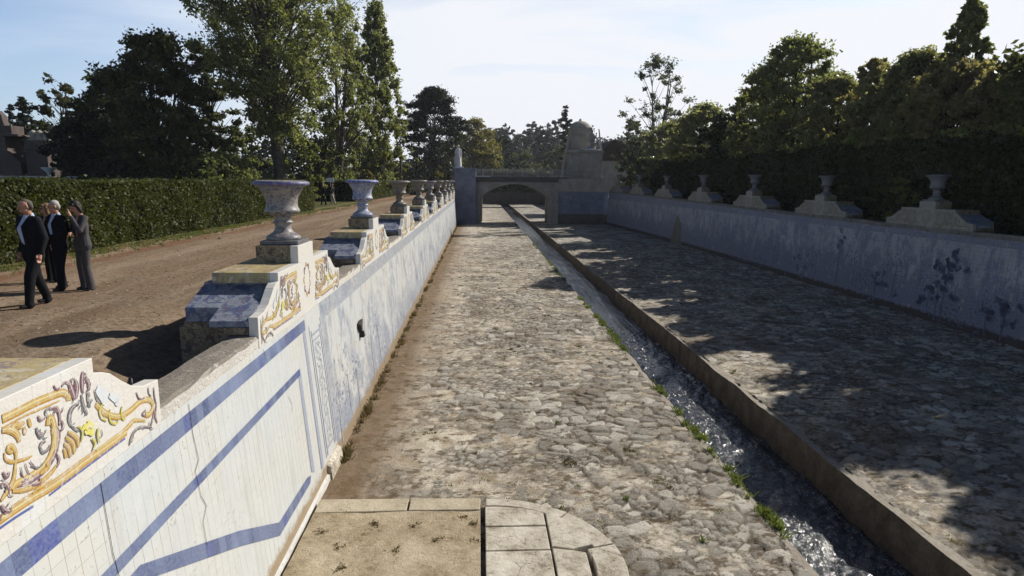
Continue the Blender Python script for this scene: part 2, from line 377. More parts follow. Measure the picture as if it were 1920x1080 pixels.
M['wall_right'] = wallmat('blue_painted_tile_wall', 'right')
def m_cope(nt, b, co_):
    n1 = noise(nt, co_, 2.2, 7, .7); n2 = noise(nt, co_, 19, 7, .75)
    nz = nd(nt, 'ShaderNodeNewGeometry').outputs['Normal']; upn = sep(nt, nz)[2]
    side = mix(nt, n1, (.52, .48, .42), (.74, .72, .68))
    top = mix(nt, n2, (.14, .12, .10), (.38, .34, .29))
    c = mix(nt, ramp(nt, upn, [(.3, 0), (.7, 1)]), side, top)
    c = mix(nt, ramp(nt, mth(nt, 'ADD', mth(nt, 'MULTIPLY', n1, .5), mth(nt, 'MULTIPLY', n2, .5)), [(.56, 0), (.66, .8)]), c, (.62, .60, .55))
    c = mix(nt, ramp(nt, n2, [(.26, .8), (.40, 0)]), c, (.08, .065, .045))
    bump(nt, b, mth(nt, 'ADD', n1, n2), .03)
    return c
M['cope'] = newmat('weathered_plaster_coping', m_cope, .9, .2)
def stone(name, c0, c1, sc_=3.0, bmp=.02, rough=.9):
    def f(nt, b, co_):
        n1 = noise(nt, co_, sc_, 7, .68); n2 = noise(nt, co_, sc_*9, 6, .7)
        bump(nt, b, mth(nt, 'ADD', n1, mth(nt, 'MULTIPLY', n2, .6)), bmp)
        c = mix(nt, ramp(nt, n1, [(.3, 0), (.7, 1)]), c0, c1)
        return mix(nt, ramp(nt, n2, [(.3, .6), (.5, 0)]), c, tuple(v*.5 for v in c0))
    return newmat(name, f, rough, .2)
M['concrete'] = stone('brown_channel_concrete', (.085, .066, .046), (.25, .20, .15), 2.6, .06)
M['concrete_edge'] = stone('pale_channel_edge', (.26, .22, .17), (.42, .385, .33), 2.0, .02)
def m_slab(nt, b, co_):
    n1 = noise(nt, co_, 2.2, 8, .72); n2 = noise(nt, co_, 15, 7, .75); v = vor(nt, mapv(nt, co_, (1, 1, 0)), 1.7, 'DISTANCE_TO_EDGE')[0]
    c = mix(nt, ramp(nt, n1, [(.32, 0), (.62, 1)]), (.34, .29, .22), (.66, .61, .52))
    c = mix(nt, ramp(nt, mth(nt, 'ADD', mth(nt, 'MULTIPLY', n2, .55), mth(nt, 'MULTIPLY', n1, .45)), [(.38, .8), (.47, 0)]), c, (.15, .12, .085))
    crk = ramp(nt, mth(nt, 'ADD', v, mth(nt, 'MULTIPLY', mth(nt, 'SUBTRACT', n2, .5), .06)), [(.0, .8), (.012, 0)])
    c = mix(nt, mth(nt, 'MULTIPLY', crk, ramp(nt, noise(nt, co_, 1.1, 3, .5), [(.5, 0), (.56, 1)])), c, (.07, .055, .04))
    bump(nt, b, mth(nt, 'ADD', n1, mth(nt, 'MULTIPLY', n2, .6)), .03)
    return c
M['slab'] = newmat('pale_limestone_slab', m_slab, .9, .2)
M['plaster'] = stone('white_worn_plaster', (.50, .48, .44), (.66, .66, .64), 3.0, .012)
def m_sand(nt, b, co_):
    n1 = noise(nt, co_, 1.7, 7, .7); n2 = noise(nt, co_, 11, 7, .75); n3 = noise(nt, co_, 60, 4, .7)
    c = mix(nt, ramp(nt, n1, [(.3, 0), (.65, 1)]), (.30, .225, .135), (.60, .51, .37))
    c = mix(nt, ramp(nt, mth(nt, 'ADD', mth(nt, 'MULTIPLY', n2, .6), mth(nt, 'MULTIPLY', n1, .4)), [(.36, .85), (.45, 0)]), c, (.12, .085, .05))
    c = mix(nt, ramp(nt, n3, [(.35, .5), (.5, 0)]), c, (.20, .15, .09))
    bump(nt, b, mth(nt, 'ADD', n2, mth(nt, 'MULTIPLY', n3, .3)), .04)
    return c
M['sandstone'] = stone('sandy_kerb_stone', (.34, .285, .20), (.56, .49, .37), 2.4, .02)
M['sand'] = newmat('sandy_fill', m_sand, .95, .1)
M['bridge'] = stone('grey_bridge_render', (.20, .18, .165), (.38, .35, .32), .7, .03)
M['bridge_dark'] = stone('dark_bridge_cornice', (.055, .05, .048), (.12, .11, .105), 1.2, .03)
M['bridge_light'] = stone('pale_arch_stone', (.28, .25, .215), (.46, .43, .38), 1.2, .02)
M['monument'] = stone('warm_monument_stone', (.22, .195, .17), (.40, .36, .32), 1.0, .03)
M['statue'] = stone('white_marble', (.42, .43, .45), (.70, .71, .73), 4.0, .02)
M['iron'] = flat('painted_iron_railing', (.34, .34, .32), .6)
M['rock'] = stone('dark_stone', (.03, .027, .024), (.08, .07, .06), 6, .02)
def gloss_tile(name, base, inks, scale=5.0, amount=.5, grid=.14):
    def f(nt, b, co_):
        n1 = noise(nt, co_, scale, 5, .62, 1.2); n2 = noise(nt, mapv(nt, co_, (1, 1, 1), (5, 9, 2)), scale*1.7, 5, .6, 1.5)
        n3 = noise(nt, co_, scale*7, 5, .7)
        c = mix(nt, noise(nt, co_, 1.5, 4, .6), tuple(v*.82 for v in base), base)
        lo = .5+.10*(1-amount)
        c = mix(nt, ramp(nt, n1, [(lo, 0), (lo+.06, .9)]), c, inks[0])
        c = mix(nt, ramp(nt, mth(nt, 'ADD', mth(nt, 'MULTIPLY', n2, .6), mth(nt, 'MULTIPLY', n3, .4)), [(lo, 0), (lo+.03, .8)]), c, inks[-1])
        c = mix(nt, ramp(nt, n3, [(.64, 0), (.68, .8)]), c, (.72, .70, .66))
        x_, y_, z_ = sep(nt, co_)
        j = None
        for q in (x_, y_, z_):
            t = mth(nt, 'LESS_THAN', mth(nt, 'FRACT', mth(nt, 'ADD', mth(nt, 'DIVIDE', q, grid), .37)), .025)
            j = t if j is None else mth(nt, 'MAXIMUM', j, t)
        c = mix(nt, mth(nt, 'MULTIPLY', j, .5), c, (.2, .17, .13))
        bump(nt, b, n3, .006)
        return c
    return newmat(name, f, .45, .4)
M['ped_yellow'] = gloss_tile('yellow_glazed_tile', (.48, .38, .18), [(.56, .50, .38), (.24, .17, .17)], 3.0, .75)
M['ped_blue'] = gloss_tile('blue_white_glazed_tile', (.27, .30, .36), [(.075, .095, .20), (.13, .115, .18)], 4.0, .9)
M['ped_brown'] = gloss_tile('ochre_brown_painted_tile', (.20, .15, .10), [(.08, .05, .045), (.30, .25, .15)], 6.0, .9)
def m_cream(nt, b, co_):
    x_, y_, z_ = sep(nt, co_); p2 = comb(nt, y_, z_, 0)
    n1 = noise(nt, p2, 2.0, 5, .6); n2 = noise(nt, p2, 20, 6, .72)
    c = mix(nt, n1, (.58, .56, .52), (.70, .68, .64))
    c = mix(nt, ramp(nt, n1, [(.55, 0), (.7, .35)]), c, (.62, .69, .76))
    top = ramp(nt, mth(nt, 'ADD', mth(nt, 'SUBTRACT', z_, .55), mth(nt, 'MULTIPLY', noise(nt, p2, 4, 5, .7), .25)), [(0, 0), (.15, 0), (.22, .7)])
    j = mth(nt, 'LESS_THAN', mth(nt, 'FRACT', mth(nt, 'DIVIDE', y_, .142)), .03)
    c = mix(nt, mth(nt, 'MULTIPLY', j, ramp(nt, n1, [(.4, .1), (.6, .6)])), c, (.35, .30, .24))
    c = mix(nt, ramp(nt, n2, [(.63, 0), (.66, .9)]), c, (.60, .58, .54))
    c = mix(nt, ramp(nt, n2, [(.30, .7), (.34, 0)]), c, (.30, .26, .24))
    bump(nt, b, n2, .008)
    return c
M['crest'] = newmat('cream_tile_crest', m_cream, .45, .3)
def glaze(name, c):
    def f(nt, b, co_):
        n = noise(nt, co_, 34, 5, .75); n2 = noise(nt, co_, 9, 5, .7)
        q = mix(nt, n, tuple(v*.65 for v in c), tuple(min(.8, v*1.35) for v in c))
        return mix(nt, ramp(nt, mth(nt, 'ADD', mth(nt, 'MULTIPLY', n, .5), mth(nt, 'MULTIPLY', n2, .5)), [(.52, 0), (.60, .75)]), q, (.62, .60, .56))
    return newmat(name, f, .4, .35)
for k_, c_ in {'gold': (.50, .36, .15), 'ochre': (.42, .23, .04), 'light': (.68, .56, .30), 'purple': (.20, .125, .15), 'dark': (.15, .16, .17), 'olive': (.40, .36, .12), 'yellow': (.72, .58, .14), 'cobalt': (.10, .13, .34), 'sky': (.58, .66, .76), 'greyblue': (.30, .34, .44), 'pinkish': (.45, .36, .36)}.items():
    M[k_] = glaze('glaze_'+k_, c_)
def m_band(nt, b, co_):
    x_, y_, z_ = sep(nt, co_)
    cell = nd(nt, 'ShaderNodeTexWhiteNoise', {'Vector': comb(nt, mth(nt, 'FLOOR', mth(nt, 'DIVIDE', y_, .142)), 1.0, 0)}, noise_dimensions='2D').outputs[0]
    n = noise(nt, comb(nt, y_, z_, 0), 30, 5, .75)
    c = ramp(nt, cell, [(0, (.07, .095, .21)), (.3, (.11, .14, .27)), (.5, (.19, .23, .36)), (.8, (.13, .165, .30)), (.93, (.065, .085, .32))])
    c = mix(nt, ramp(nt, n, [(.38, 0), (.72, .60)]), c, (.40, .45, .56))
    n0 = noise(nt, comb(nt, y_, z_, 0), .8, 3, .5)
    c = mix(nt, ramp(nt, n0, [(.50, 0), (.64, .4)]), c, (.36, .44, .60))
    j = mth(nt, 'LESS_THAN', mth(nt, 'FRACT', mth(nt, 'DIVIDE', y_, .142)), .03)
    c = mix(nt, 1.0, c, (.70, .72, .78), 'MULTIPLY')
    return mix(nt, mth(nt, 'MULTIPLY', j, .5), c, (.10, .11, .14))
M['band'] = newmat('cobalt_band_tiles', m_band, .4, .3)
def m_band2(nt, b, co_):
    x_, y_, z_ = sep(nt, co_); n = noise(nt, comb(nt, y_, z_, 0), 30, 5, .75)
    return mix(nt, ramp(nt, n, [(.35, 0), (.75, .9)]), (.20, .23, .33), (.55, .58, .64))
M['band_grey'] = newmat('grey_blue_border_tiles', m_band2, .4, .3)
def m_urn(name, base, ink, rim):
    def f(nt, b, co_):
        x_, y_, z_ = sep(nt, co_)
        n = noise(nt, co_, 7, 5, .6, 1.6); n2 = noise(nt, co_, 22, 5, .7)
        c = mix(nt, noise(nt, co_, 3, 4, .6), tuple(v*.75 for v in base), base)
        c = mix(nt, ramp(nt, mth(nt, 'ADD', mth(nt, 'MULTIPLY', n, .5), mth(nt, 'MULTIPLY', n2, .5)), [(.49, 0), (.55, .75)]), c, ink)
        ang = mth(nt, 'ARCTAN2', y_, x_)
        # painted bands: rim dashes, arcs under the bowl
        sc1 = mth(nt, 'SINE', mth(nt, 'MULTIPLY', ang, 20))
        rb = mth(nt, 'MULTIPLY', mth(nt, 'GREATER_THAN', z_, .855), mth(nt, 'LESS_THAN', z_, .925))
        c = mix(nt, mth(nt, 'MULTIPLY', rb, ramp(nt, mth(nt, 'ADD', mth(nt, 'MULTIPLY', sc1, .3), n2), [(.3, .9), (.7, .35)])), c, rim)
        sc2 = mth(nt, 'ABSOLUTE', mth(nt, 'SINE', mth(nt, 'MULTIPLY', ang, 5)))
        zz = mth(nt, 'SUBTRACT', mth(nt, 'SUBTRACT', z_, .37), mth(nt, 'MULTIPLY', sc2, .07))
        arc = mth(nt, 'MULTIPLY', mth(nt, 'LESS_THAN', mth(nt, 'ABSOLUTE', zz), .012), mth(nt, 'LESS_THAN', z_, .47))
        c = mix(nt, mth(nt, 'MULTIPLY', arc, .9), c, tuple(v*.6 for v in ink))
        c = mix(nt, ramp(nt, n2, [(.66, 0), (.69, .8)]), c, (.45, .42, .38))
        return c
    return newmat(name, f, .45, .35)
M['urn_grey'] = m_urn('faience_grey_purple', (.33, .31, .285), (.09, .075, .12), (.10, .10, .30))
M['urn_blue'] = m_urn('faience_white_cobalt', (.42, .44, .50), (.09, .12, .32), (.07, .09, .38))
M['urn_brown'] = m_urn('faience_weathered_brown', (.24, .215, .18), (.12, .09, .08), (.30, .28, .27))
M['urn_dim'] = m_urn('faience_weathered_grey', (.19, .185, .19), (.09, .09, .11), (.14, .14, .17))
def m_water(nt, b, co_):
    v = mapv(nt, co_, (1.0, .55, 1)); n = noise(nt, v, 11, 6, .68, 1.0); n2 = noise(nt, v, 3.0, 4, .6)
    bump(nt, b, mth(nt, 'ADD', n, n2), .03, 1.0)
    painted_glint = ramp(nt, noise(nt, v, 30, 6, .8, .8), [(.585, 0), (.62, .9)])  # white flecks painted into the base colour as sun glitter
    return mix(nt, painted_glint, (.018, .022, .028), (.84, .86, .88))
M['water'] = newmat('rippling_stream_water', m_water, .14, 1.0)
def leafmat(name, c0, c1, tr=.35, back=None, gloss=.45):
    m = bpy.data.materials.new(name); m.use_nodes = True; nt = m.node_tree
    b = nt.nodes['Principled BSDF']; out = nt.nodes['Material Output']
    r = nd(nt, 'ShaderNodeNewGeometry').outputs['Random Per Island']
    co_ = nd(nt, 'ShaderNodeTexCoord').outputs['Object']
    n = noise(nt, co_, .35, 3, .5)
    f = mth(nt, 'ADD', mth(nt, 'MULTIPLY', r, .7), mth(nt, 'MULTIPLY', mth(nt, 'SUBTRACT', n, .3), .8))
    c = ramp(nt, f, [(0, c0), (1, c1)])
    nt.links.new(c, b.inputs['Base Color']); b.inputs['Roughness'].default_value = gloss; b.inputs['Specular IOR Level'].default_value = .35
    t = nd(nt, 'ShaderNodeBsdfTranslucent', {'Color': mix(nt, 1.0, c, (1.6, 1.75, .9), 'MULTIPLY')})
    ms = nd(nt, 'ShaderNodeMixShader', {0: tr, 1: b.outputs[0], 2: t.outputs[0]})
    nt.links.new(ms.outputs[0], out.inputs[0])
    return m
M['leaf_poplar'] = leafmat('poplar_leaves', (.075, .085, .036), (.26, .26, .115), .52)
M['leaf_right'] = leafmat('hazy_backlit_foliage', (.10, .10, .055), (.28, .26, .145), .58)
M['leaf_top'] = leafmat('painted_sunlit_tips', (.11, .13, .04), (.30, .33, .12), .45, gloss=.4)  # pale leaf colour stands in for sunlight on the hedge top
M['leaf_dark'] = leafmat('dark_evergreen_leaves', (.008, .012, .006), (.028, .036, .016), .15, gloss=.55)
M['leaf_mid'] = leafmat('broadleaf_foliage', (.026, .030, .014), (.115, .112, .046), .42)
M['leaf_autumn'] = leafmat('autumn_foliage', (.10, .085, .03), (.24, .20, .065), .45)
M['leaf_brown'] = leafmat('brownish_foliage', (.12, .10, .06), (.30, .25, .14), .58)
M['leaf_hedge'] = leafmat('clipped_hedge_leaves', (.022, .030, .009), (.098, .104, .026), .30, gloss=.6)
M['leaf_laurel'] = leafmat('glossy_laurel_leaves', (.010, .014, .006), (.055, .066, .022), .30, gloss=.32)
M['leaf_far'] = leafmat('distant_foliage', (.035, .040, .034), (.075, .080, .062), .3)
M['leaf_grey'] = leafmat('grey_green_leaves', (.05, .06, .045), (.14, .15, .11), .4)
M['grass'] = leafmat('grass_blades', (.055, .075, .02), (.17, .19, .06), .4)
M['drygrass'] = leafmat('dry_grass', (.07, .05, .025), (.20, .15, .08), .3)
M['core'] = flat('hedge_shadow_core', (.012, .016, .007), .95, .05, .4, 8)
M['bark'] = stone('grey_bark', (.045, .038, .030), (.12, .105, .085), 3, .03)
M['bark_dark'] = stone('dark_bark', (.018, .014, .011), (.05, .04, .032), 3, .03)
STROKES=[('g',0.07,[0.581,3.681,0.717,3.679,0.864,3.681,1.019,3.672,1.139,3.656,1.189,3.611,1.188,3.58]),('o',0.018,[0.586,3.706,0.665,3.699]),('o',0.018,[0.748,3.692,0.916,3.687]),('o',0.02,[0.572,3.631,0.756,3.633,0.934,3.622,1.097,3.614]),('g',0.065,[1.487,3.454,1.531,3.395,1.59,3.338,1.708,3.266,1.811,3.239,1.94,3.24,2.097,3.257,2.232,3.217,2.273,3.143,2.208,3.099,2.14,3.121]),('e',0.03,[1.565,3.425,1.516,3.392,1.531,3.327,1.592,3.277]),('e',0.03,[1.65,3.35,1.627,3.307,1.645,3.247,1.712,3.211,1.749,3.241]),('e',0.03,[1.81,3.316,1.786,3.272,1.805,3.21,1.851,3.201]),('g',0.055,[2.13,3.071,1.969,3.136,1.901,3.126,1.785,3.109,1.602,3.107,1.433,3.108]),('g',0.07,[1.841,3.088,1.62,3.078,1.28,3.082,1.117,3.074,0.928,3.077,0.745,3.093,0.576,3.1,0.45,3.1]),('o',0.014,[1.809,3.119,1.576,3.118,1.272,3.12,1.111,3.115,0.923,3.116,0.741,3.13,0.572,3.136]),('b',0.02,[1.814,3.047,1.445,3.044,1.11,3.04,0.895,3.036]),('b',0.022,[0.747,3.04,0.589,3.051,0.462,3.054]),('p',0.1,[0.98,3.529,1.003,3.475,1.044,3.404,1.033,3.347,1.012,3.295]),('g',0.07,[0.962,3.491,0.974,3.524,1.001,3.521,1.013,3.471,1.017,3.408,1.006,3.351,0.992,3.304]),('p',0.09,[1.025,3.44,1.035,3.354,0.979,3.27,0.879,3.219,0.756,3.209,0.624,3.234]),('g',0.06,[1.002,3.458,1.0,3.378,0.958,3.298,0.873,3.248,0.75,3.239,0.627,3.25,0.585,3.23]),('g',0.05,[0.642,3.385,0.614,3.298,0.579,3.257,0.526,3.228,0.491,3.206]),('g',0.045,[0.642,3.385,0.652,3.438,0.629,3.49,0.598,3.495,0.599,3.471,0.627,3.449]),('o',0.03,[0.563,3.479,0.566,3.437,0.602,3.403,0.653,3.384,0.728,3.365,0.785,3.36]),('o',0.05,[0.588,3.219,0.67,3.185,0.759,3.164,0.855,3.159,0.948,3.176,1.005,3.203]),('o',0.03,[0.75,3.117,0.789,3.131,0.86,3.121,0.938,3.127]),('g',0.06,[0.568,3.612,0.619,3.598,0.667,3.563,0.688,3.526,0.69,3.49]),('o',0.05,[0.619,3.598,0.684,3.605,0.724,3.568]),('o',0.04,[0.684,3.605,0.757,3.59]),('o',0.04,[0.743,3.567,0.748,3.515]),('o',0.04,[0.789,3.605,0.802,3.543]),('g',0.05,[1.147,3.371,1.231,3.288,1.232,3.22]),('g',0.05,[1.115,3.347,1.184,3.27,1.183,3.194]),('g',0.05,[1.094,3.31,1.138,3.253,1.139,3.187]),('o',0.045,[1.081,3.279,1.093,3.236,1.087,3.206]),('p',0.015,[1.131,3.363,1.21,3.278,1.212,3.205]),('p',0.015,[1.104,3.329,1.161,3.262,1.162,3.19]),('p',0.015,[1.086,3.295,1.118,3.243,1.112,3.194]),('k',0.09,[1.269,3.527,1.205,3.511,1.171,3.461,1.183,3.401]),('k',0.05,[1.183,3.401,1.224,3.36,1.255,3.331]),('k',0.07,[1.328,3.577,1.337,3.493,1.372,3.41]),('k',0.06,[1.403,3.567,1.394,3.521,1.414,3.456]),('p',0.1,[1.207,3.706,1.231,3.644,1.252,3.565]),('p',0.09,[1.278,3.699,1.29,3.639,1.264,3.568]),('p',0.09,[1.371,3.732,1.353,3.673,1.345,3.596]),('p',0.06,[1.401,3.69,1.423,3.601,1.406,3.582]),('p',0.04,[1.131,3.701,1.174,3.717,1.215,3.688]),('p',0.04,[1.053,3.735,1.079,3.696,1.108,3.701]),('k',0.06,[0.902,3.456,0.864,3.473,0.846,3.51]),('p',0.05,[0.942,3.552,0.891,3.557,0.877,3.592]),('p',0.06,[0.993,3.592,1.055,3.576,1.077,3.514,1.065,3.449]),('k',0.05,[0.963,3.551,0.95,3.593,1.005,3.602]),('p',0.05,[1.093,3.477,1.1,3.427,1.073,3.407]),('k',0.05,[0.856,3.38,0.882,3.406,0.917,3.398]),('p',0.02,[0.677,3.334,0.69,3.26,0.724,3.226]),('p',0.02,[0.717,3.34,0.737,3.262,0.771,3.228]),('p',0.02,[0.757,3.334,0.803,3.265,0.823,3.246]),('k',0.03,[0.762,3.302,0.826,3.262,0.877,3.273]),('p',0.03,[0.671,3.303,0.693,3.242,0.669,3.237]),('k',0.05,[0.847,3.497,0.875,3.45,0.914,3.46]),('k',0.05,[0.858,3.396,0.879,3.343,0.928,3.338,0.958,3.361]),('p',0.04,[2.03,3.356,2.068,3.286,2.151,3.266]),('k',0.035,[2.22,3.338,2.219,3.29,2.255,3.238]),('k',0.04,[2.307,3.309,2.308,3.22,2.33,3.142]),('p',0.05,[2.33,3.142,2.294,3.056,2.316,2.977]),('p',0.05,[2.285,3.109,2.255,3.052,2.205,2.992]),('k',0.06,[2.221,2.976,2.054,3.044,1.952,3.049,1.886,3.011,1.86,2.966]),('p',0.04,[2.148,3.161,2.091,3.144,2.137,3.107]),('k',0.03,[1.981,3.447,1.975,3.495]),('p',0.06,[0.486,3.184,0.509,3.138,0.546,3.109]),('p',0.05,[0.533,3.371,0.556,3.327,0.581,3.348]),('p',0.06,[0.51,3.309,0.547,3.282,0.56,3.242]),('p',0.05,[1.006,3.276,1.022,3.222,0.988,3.184]),('o',0.05,[0.9,3.262,0.906,3.224,0.83,3.216]),('p',0.05,[0.75,3.178,0.819,3.16,0.825,3.192]),('e',0.03,[1.479,3.271,1.457,3.23,1.47,3.156]),('k',0.02,[1.514,3.24,1.519,3.195,1.476,3.187]),('e',0.03,[1.251,3.373,1.29,3.317,1.263,3.246]),('e',0.03,[1.388,3.225,1.418,3.17,1.384,3.135]),('k',0.03,[1.482,3.564,1.495,3.493,1.537,3.427]),('y',0.05,[1.294,3.339,1.345,3.335,1.372,3.34]),('y',0.05,[1.322,3.287,1.361,3.287,1.405,3.243]),('y',0.05,[1.364,3.368,1.394,3.323,1.433,3.315]),('y',0.05,[1.427,3.284,1.398,3.271,1.419,3.245]),('y',0.05,[1.324,3.36,1.34,3.312,1.312,3.299]),('p',0.05,[1.361,3.32,1.376,3.297,1.39,3.3]),('b2',0.09,[1.658,3.46,1.748,3.393,1.739,3.343]),('b2',0.12,[1.509,3.563,1.577,3.489,1.604,3.41])]
# ================================================================ setting
rng = np.random.default_rng(5); random.seed(5)
def ys_range(segs):
    out = []
    for a, b_, st in segs: out += list(np.arange(a, b_, st))
    return np.array(out+[segs[-1][1]])
PZ = 2.88
def path_z(X, Y):
    t = np.clip((-4.05-X)/1.1, 0, 1); t = t*t*(3-2*t)
    return 2.60+(PZ-2.60)*t+(vnoise(X, Y, .9, 1)-.5)*.05+(vnoise(X, Y, 4, 2)-.5)*.02
ys = ys_range([(-6, 4, 1.0), (4, 22, .16), (22, 60, .6), (60, 200, 6.0)])
tag(grid_sheet('path', np.concatenate([np.arange(-12.6, -3.1, .17), [-3.05]]), ys, path_z, M['dirt']), kind='structure')
# ground: one sheet, both terraces, cut for the canal, reaching the horizon
def build_ground():
    XL = [-3000, -800, -300, -120, -70, -45, -30, -22, -16, -12.5]; XR = [17.3, 20, 24, 30, 45, 70, 120, 300, 800, 3000]
    YY = [-400, -100, -30, -6, 10, 20, 30, 45, 60, 80, 100, 125, 145, 170, 220, 400, 900, 3000]
    def z(x, y):
        base = 2.80 if x < 5 else 3.28
        return base
    V = []; F = []
    def strip(xs, yy):
        i0 = len(V); n = len(xs)
        for y in yy:
            for x in xs: V.append((x, y, z(x, y)))
        for j in range(len(yy)-1):
            for i in range(n-1): a = i0+j*n+i; F.append([a, a+1, a+1+n, a+n])
    strip(XL, YY); strip(XR, YY)
    strip([-12.5, -3.0], [-400, -100, -30, -6]); strip([-12.5, -3.0], [145, 170, 220, 400, 900, 3000])
    yb = [145, 170, 220, 400, 900, 3000]; i0 = len(V)
    for y in yb: V.append((-3.0, y, 2.8)); V.append((17.3, y, 3.28))
    for j in range(len(yb)-1): a = i0+2*j; F.append([a, a+1, a+3, a+2])
    V.extend([(-3.0, 145, 2.8), (17.3, 145, 3.28), (17.3, 145, -.8), (-3.0, 145, -.8)]); k = len(V); F.append([k-4, k-1, k-2, k-3])
    return npmesh('ground', np.array(V, float), F, M['ground'])
tag(build_ground(), kind='structure')
# canal bed: two stone pavements with the channel between them
def bed_z(X, Y): return (vnoise(X, Y, 1.3, 3)-.5)*.035+(vnoise(X, Y, 5.0, 4)-.5)*.018
ysb = ys_range([(-5, 6, 1), (6, 24, .12), (24, 60, .5), (60, 145, 3)])
def worley(X, Y, cx, cy, seed):
    """jittered-cell stones: distance to the nearest joint, per-stone random values, local offset"""
    gx, gy = X/cx, Y/cy; ix, iy = np.floor(gx), np.floor(gy)
    d1 = np.full(X.shape, 9.); d2 = np.full(X.shape, 9.); r1 = np.zeros(X.shape); r2 = np.zeros(X.shape); ox = np.zeros(X.shape); oy = np.zeros(X.shape)
    def h(a, b_, k): v = np.sin(a*127.1+b_*311.7+k*74.7+seed*19.3)*43758.5453; return v-np.floor(v)
    for dx in (-1, 0, 1):
        for dy in (-1, 0, 1):
            a, b_ = ix+dx, iy+dy
            px, py = a+.5+(h(a, b_, 1)-.5)*.95, b_+.5+(h(a, b_, 2)-.5)*.95
            ex, ey = (gx-px)*cx, (gy-py)*cy; d = np.hypot(ex, ey)
            n = d < d1
            d2 = np.where(n, d1, np.minimum(d2, d)); r1 = np.where(n, h(a, b_, 3), r1); r2 = np.where(n, h(a, b_, 4), r2); ox = np.where(n, ex, ox); oy = np.where(n, ey, oy)
            d1 = np.where(n, d, d1)
    return d2-d1, r1, r2, ox, oy
def rubble(name, xs, ys_, side):
    X, Y = np.meshgrid(xs, ys_)
    wx = (vnoise(X, Y, 3, 21)-.5)*.16+(vnoise(X, Y, 9, 22)-.5)*.05; wy = (vnoise(X, Y, 3, 23)-.5)*.16+(vnoise(X, Y, 9, 24)-.5)*.05
    A = worley(X+wx, Y+wy, .38, .27, 1); B = worley(X+wx, Y+wy, .20, .15, 2)
    sel = (vnoise(X, Y, .75, 25)*.6+vnoise(X, Y, 2.1, 26)*.4+(X-1)*.045 if side == 0 else vnoise(X, Y, .75, 25)*.6+vnoise(X, Y, 2.1, 26)*.4+.08) > .55
    e, t, t2, ox, oy = [np.where(sel, a, b_) for a, b_ in zip(A, B)]
    size = np.where(sel, 1.0, .62)
    st = np.clip(e/.045, 0, 1); st = st*st*(3-2*st)
    hgt = size*(.038+.040*t2)*st+(t-.5)*ox*.16*st+(t2-.5)*oy*.16*st+(vnoise(X, Y, 8, 33)-.5)*.008
    fill = .002+.034*vnoise(X, Y, 1.1, 27)+.020*vnoise(X, Y, 3.7, 28)+(np.clip((1.2-X)/4, 0, 1)*.014 if side == 0 else 0)+(vnoise(X, Y, 14, 29)-.5)*.007
    stone = hgt > fill
    Z = np.maximum(hgt, fill)+bed_z(X, Y)*.8-.02
    V = np.stack([X.ravel(), Y.ravel(), Z.ravel()], 1); n = len(xs); m_ = len(ys_); I = np.arange(n*m_).reshape(m_, n)
    F = np.stack([I[:-1, :-1].ravel(), I[:-1, 1:].ravel(), I[1:, 1:].ravel(), I[1:, :-1].ravel()], 1)
    o = npmesh(name, V, F, M['cobble'], None, False)
    at = o.data.attributes.new('stone', 'FLOAT_VECTOR', 'POINT')
    jt = np.clip(1.25-e/.036, 0, 1)*np.clip(1.25-(fill-.014)/.032, 0, 1)
    at.data.foreach_set('vector', np.stack([np.clip((hgt-fill)/.010+.5, 0, 1).ravel(), t.ravel(), jt.ravel()], 1).astype(np.float32).ravel())
    return tag(o, kind='structure')
rubble('canal_pavement', np.append(np.arange(-2.62, 4.31, .036), 4.35), ys_range([(5.5, 20, .036), (20, 34, .06), (34, 52, .12)]), 0)
rubble('canal_pavement', np.append(np.arange(6.62, 17.25, .06), 17.3), ys_range([(5.5, 20, .05), (20, 34, .08), (34, 52, .14)]), 1)
ysf = ys_range([(52, 60, .5), (60, 145, 3)])
tag(grid_sheet('canal_pavement', np.concatenate([np.arange(-2.62, 4.30, .12), [4.35]]), ysf, bed_z, M['pave']), kind='structure')
tag(grid_sheet('canal_pavement', np.concatenate([[6.62], np.arange(6.75, 17.2, .2), [17.3]]), ysf, bed_z, M['pave']), kind='structure')
tag(grid_sheet('canal_pavement', np.array([-2.62, 1, 4.35]), np.array([-5, 0, 5.5]), bed_z, M['pave']), kind='structure')
tag(grid_sheet('canal_pavement', np.array([6.62, 12, 17.3]), np.array([-5, 0, 5.5]), bed_z, M['pave']), kind='structure')
m = MB(); wob = lambda y, s: (float(vnoise(np.array(y), np.array(s*1.0), .8, 6))-.5)*.10+(float(vnoise(np.array(y), np.array(s*1.0), 4.5, 7))-.5)*.035
Ys = list(ysb[::2])
for a, b_ in zip(Ys[:-1], Ys[1:]):
    e0, e1 = wob(a, 1), wob(b_, 1); g0, g1 = wob(a, 9), wob(b_, 9)
    m.poly([(4.33, a, .015), (4.33, b_, .015), (4.49+e1, b_, .01), (4.49+e0, a, .01)], 1)
    m.poly([(4.49+e0, a, .01), (4.49+e1, b_, .01), (4.44, b_, -1.25), (4.44, a, -1.25)], 0)
    m.poly([(6.50+g0, a, .02), (6.50+g1, b_, .02), (6.68, b_, .02), (6.68, a, .02)], 1)
    m.poly([(6.36, a, -1.25), (6.36, b_, -1.25), (6.50+g1, b_, .02), (6.50+g0, a, .02)], 0)
m.poly([(4.2, -5, -1.2), (6.6, -5, -1.2), (6.6, 145, -1.2), (4.2, 145, -1.2)], 0)
tag(m.build('channel_lining', [M['concrete'], M['concrete_edge']], fix=False), kind='structure')
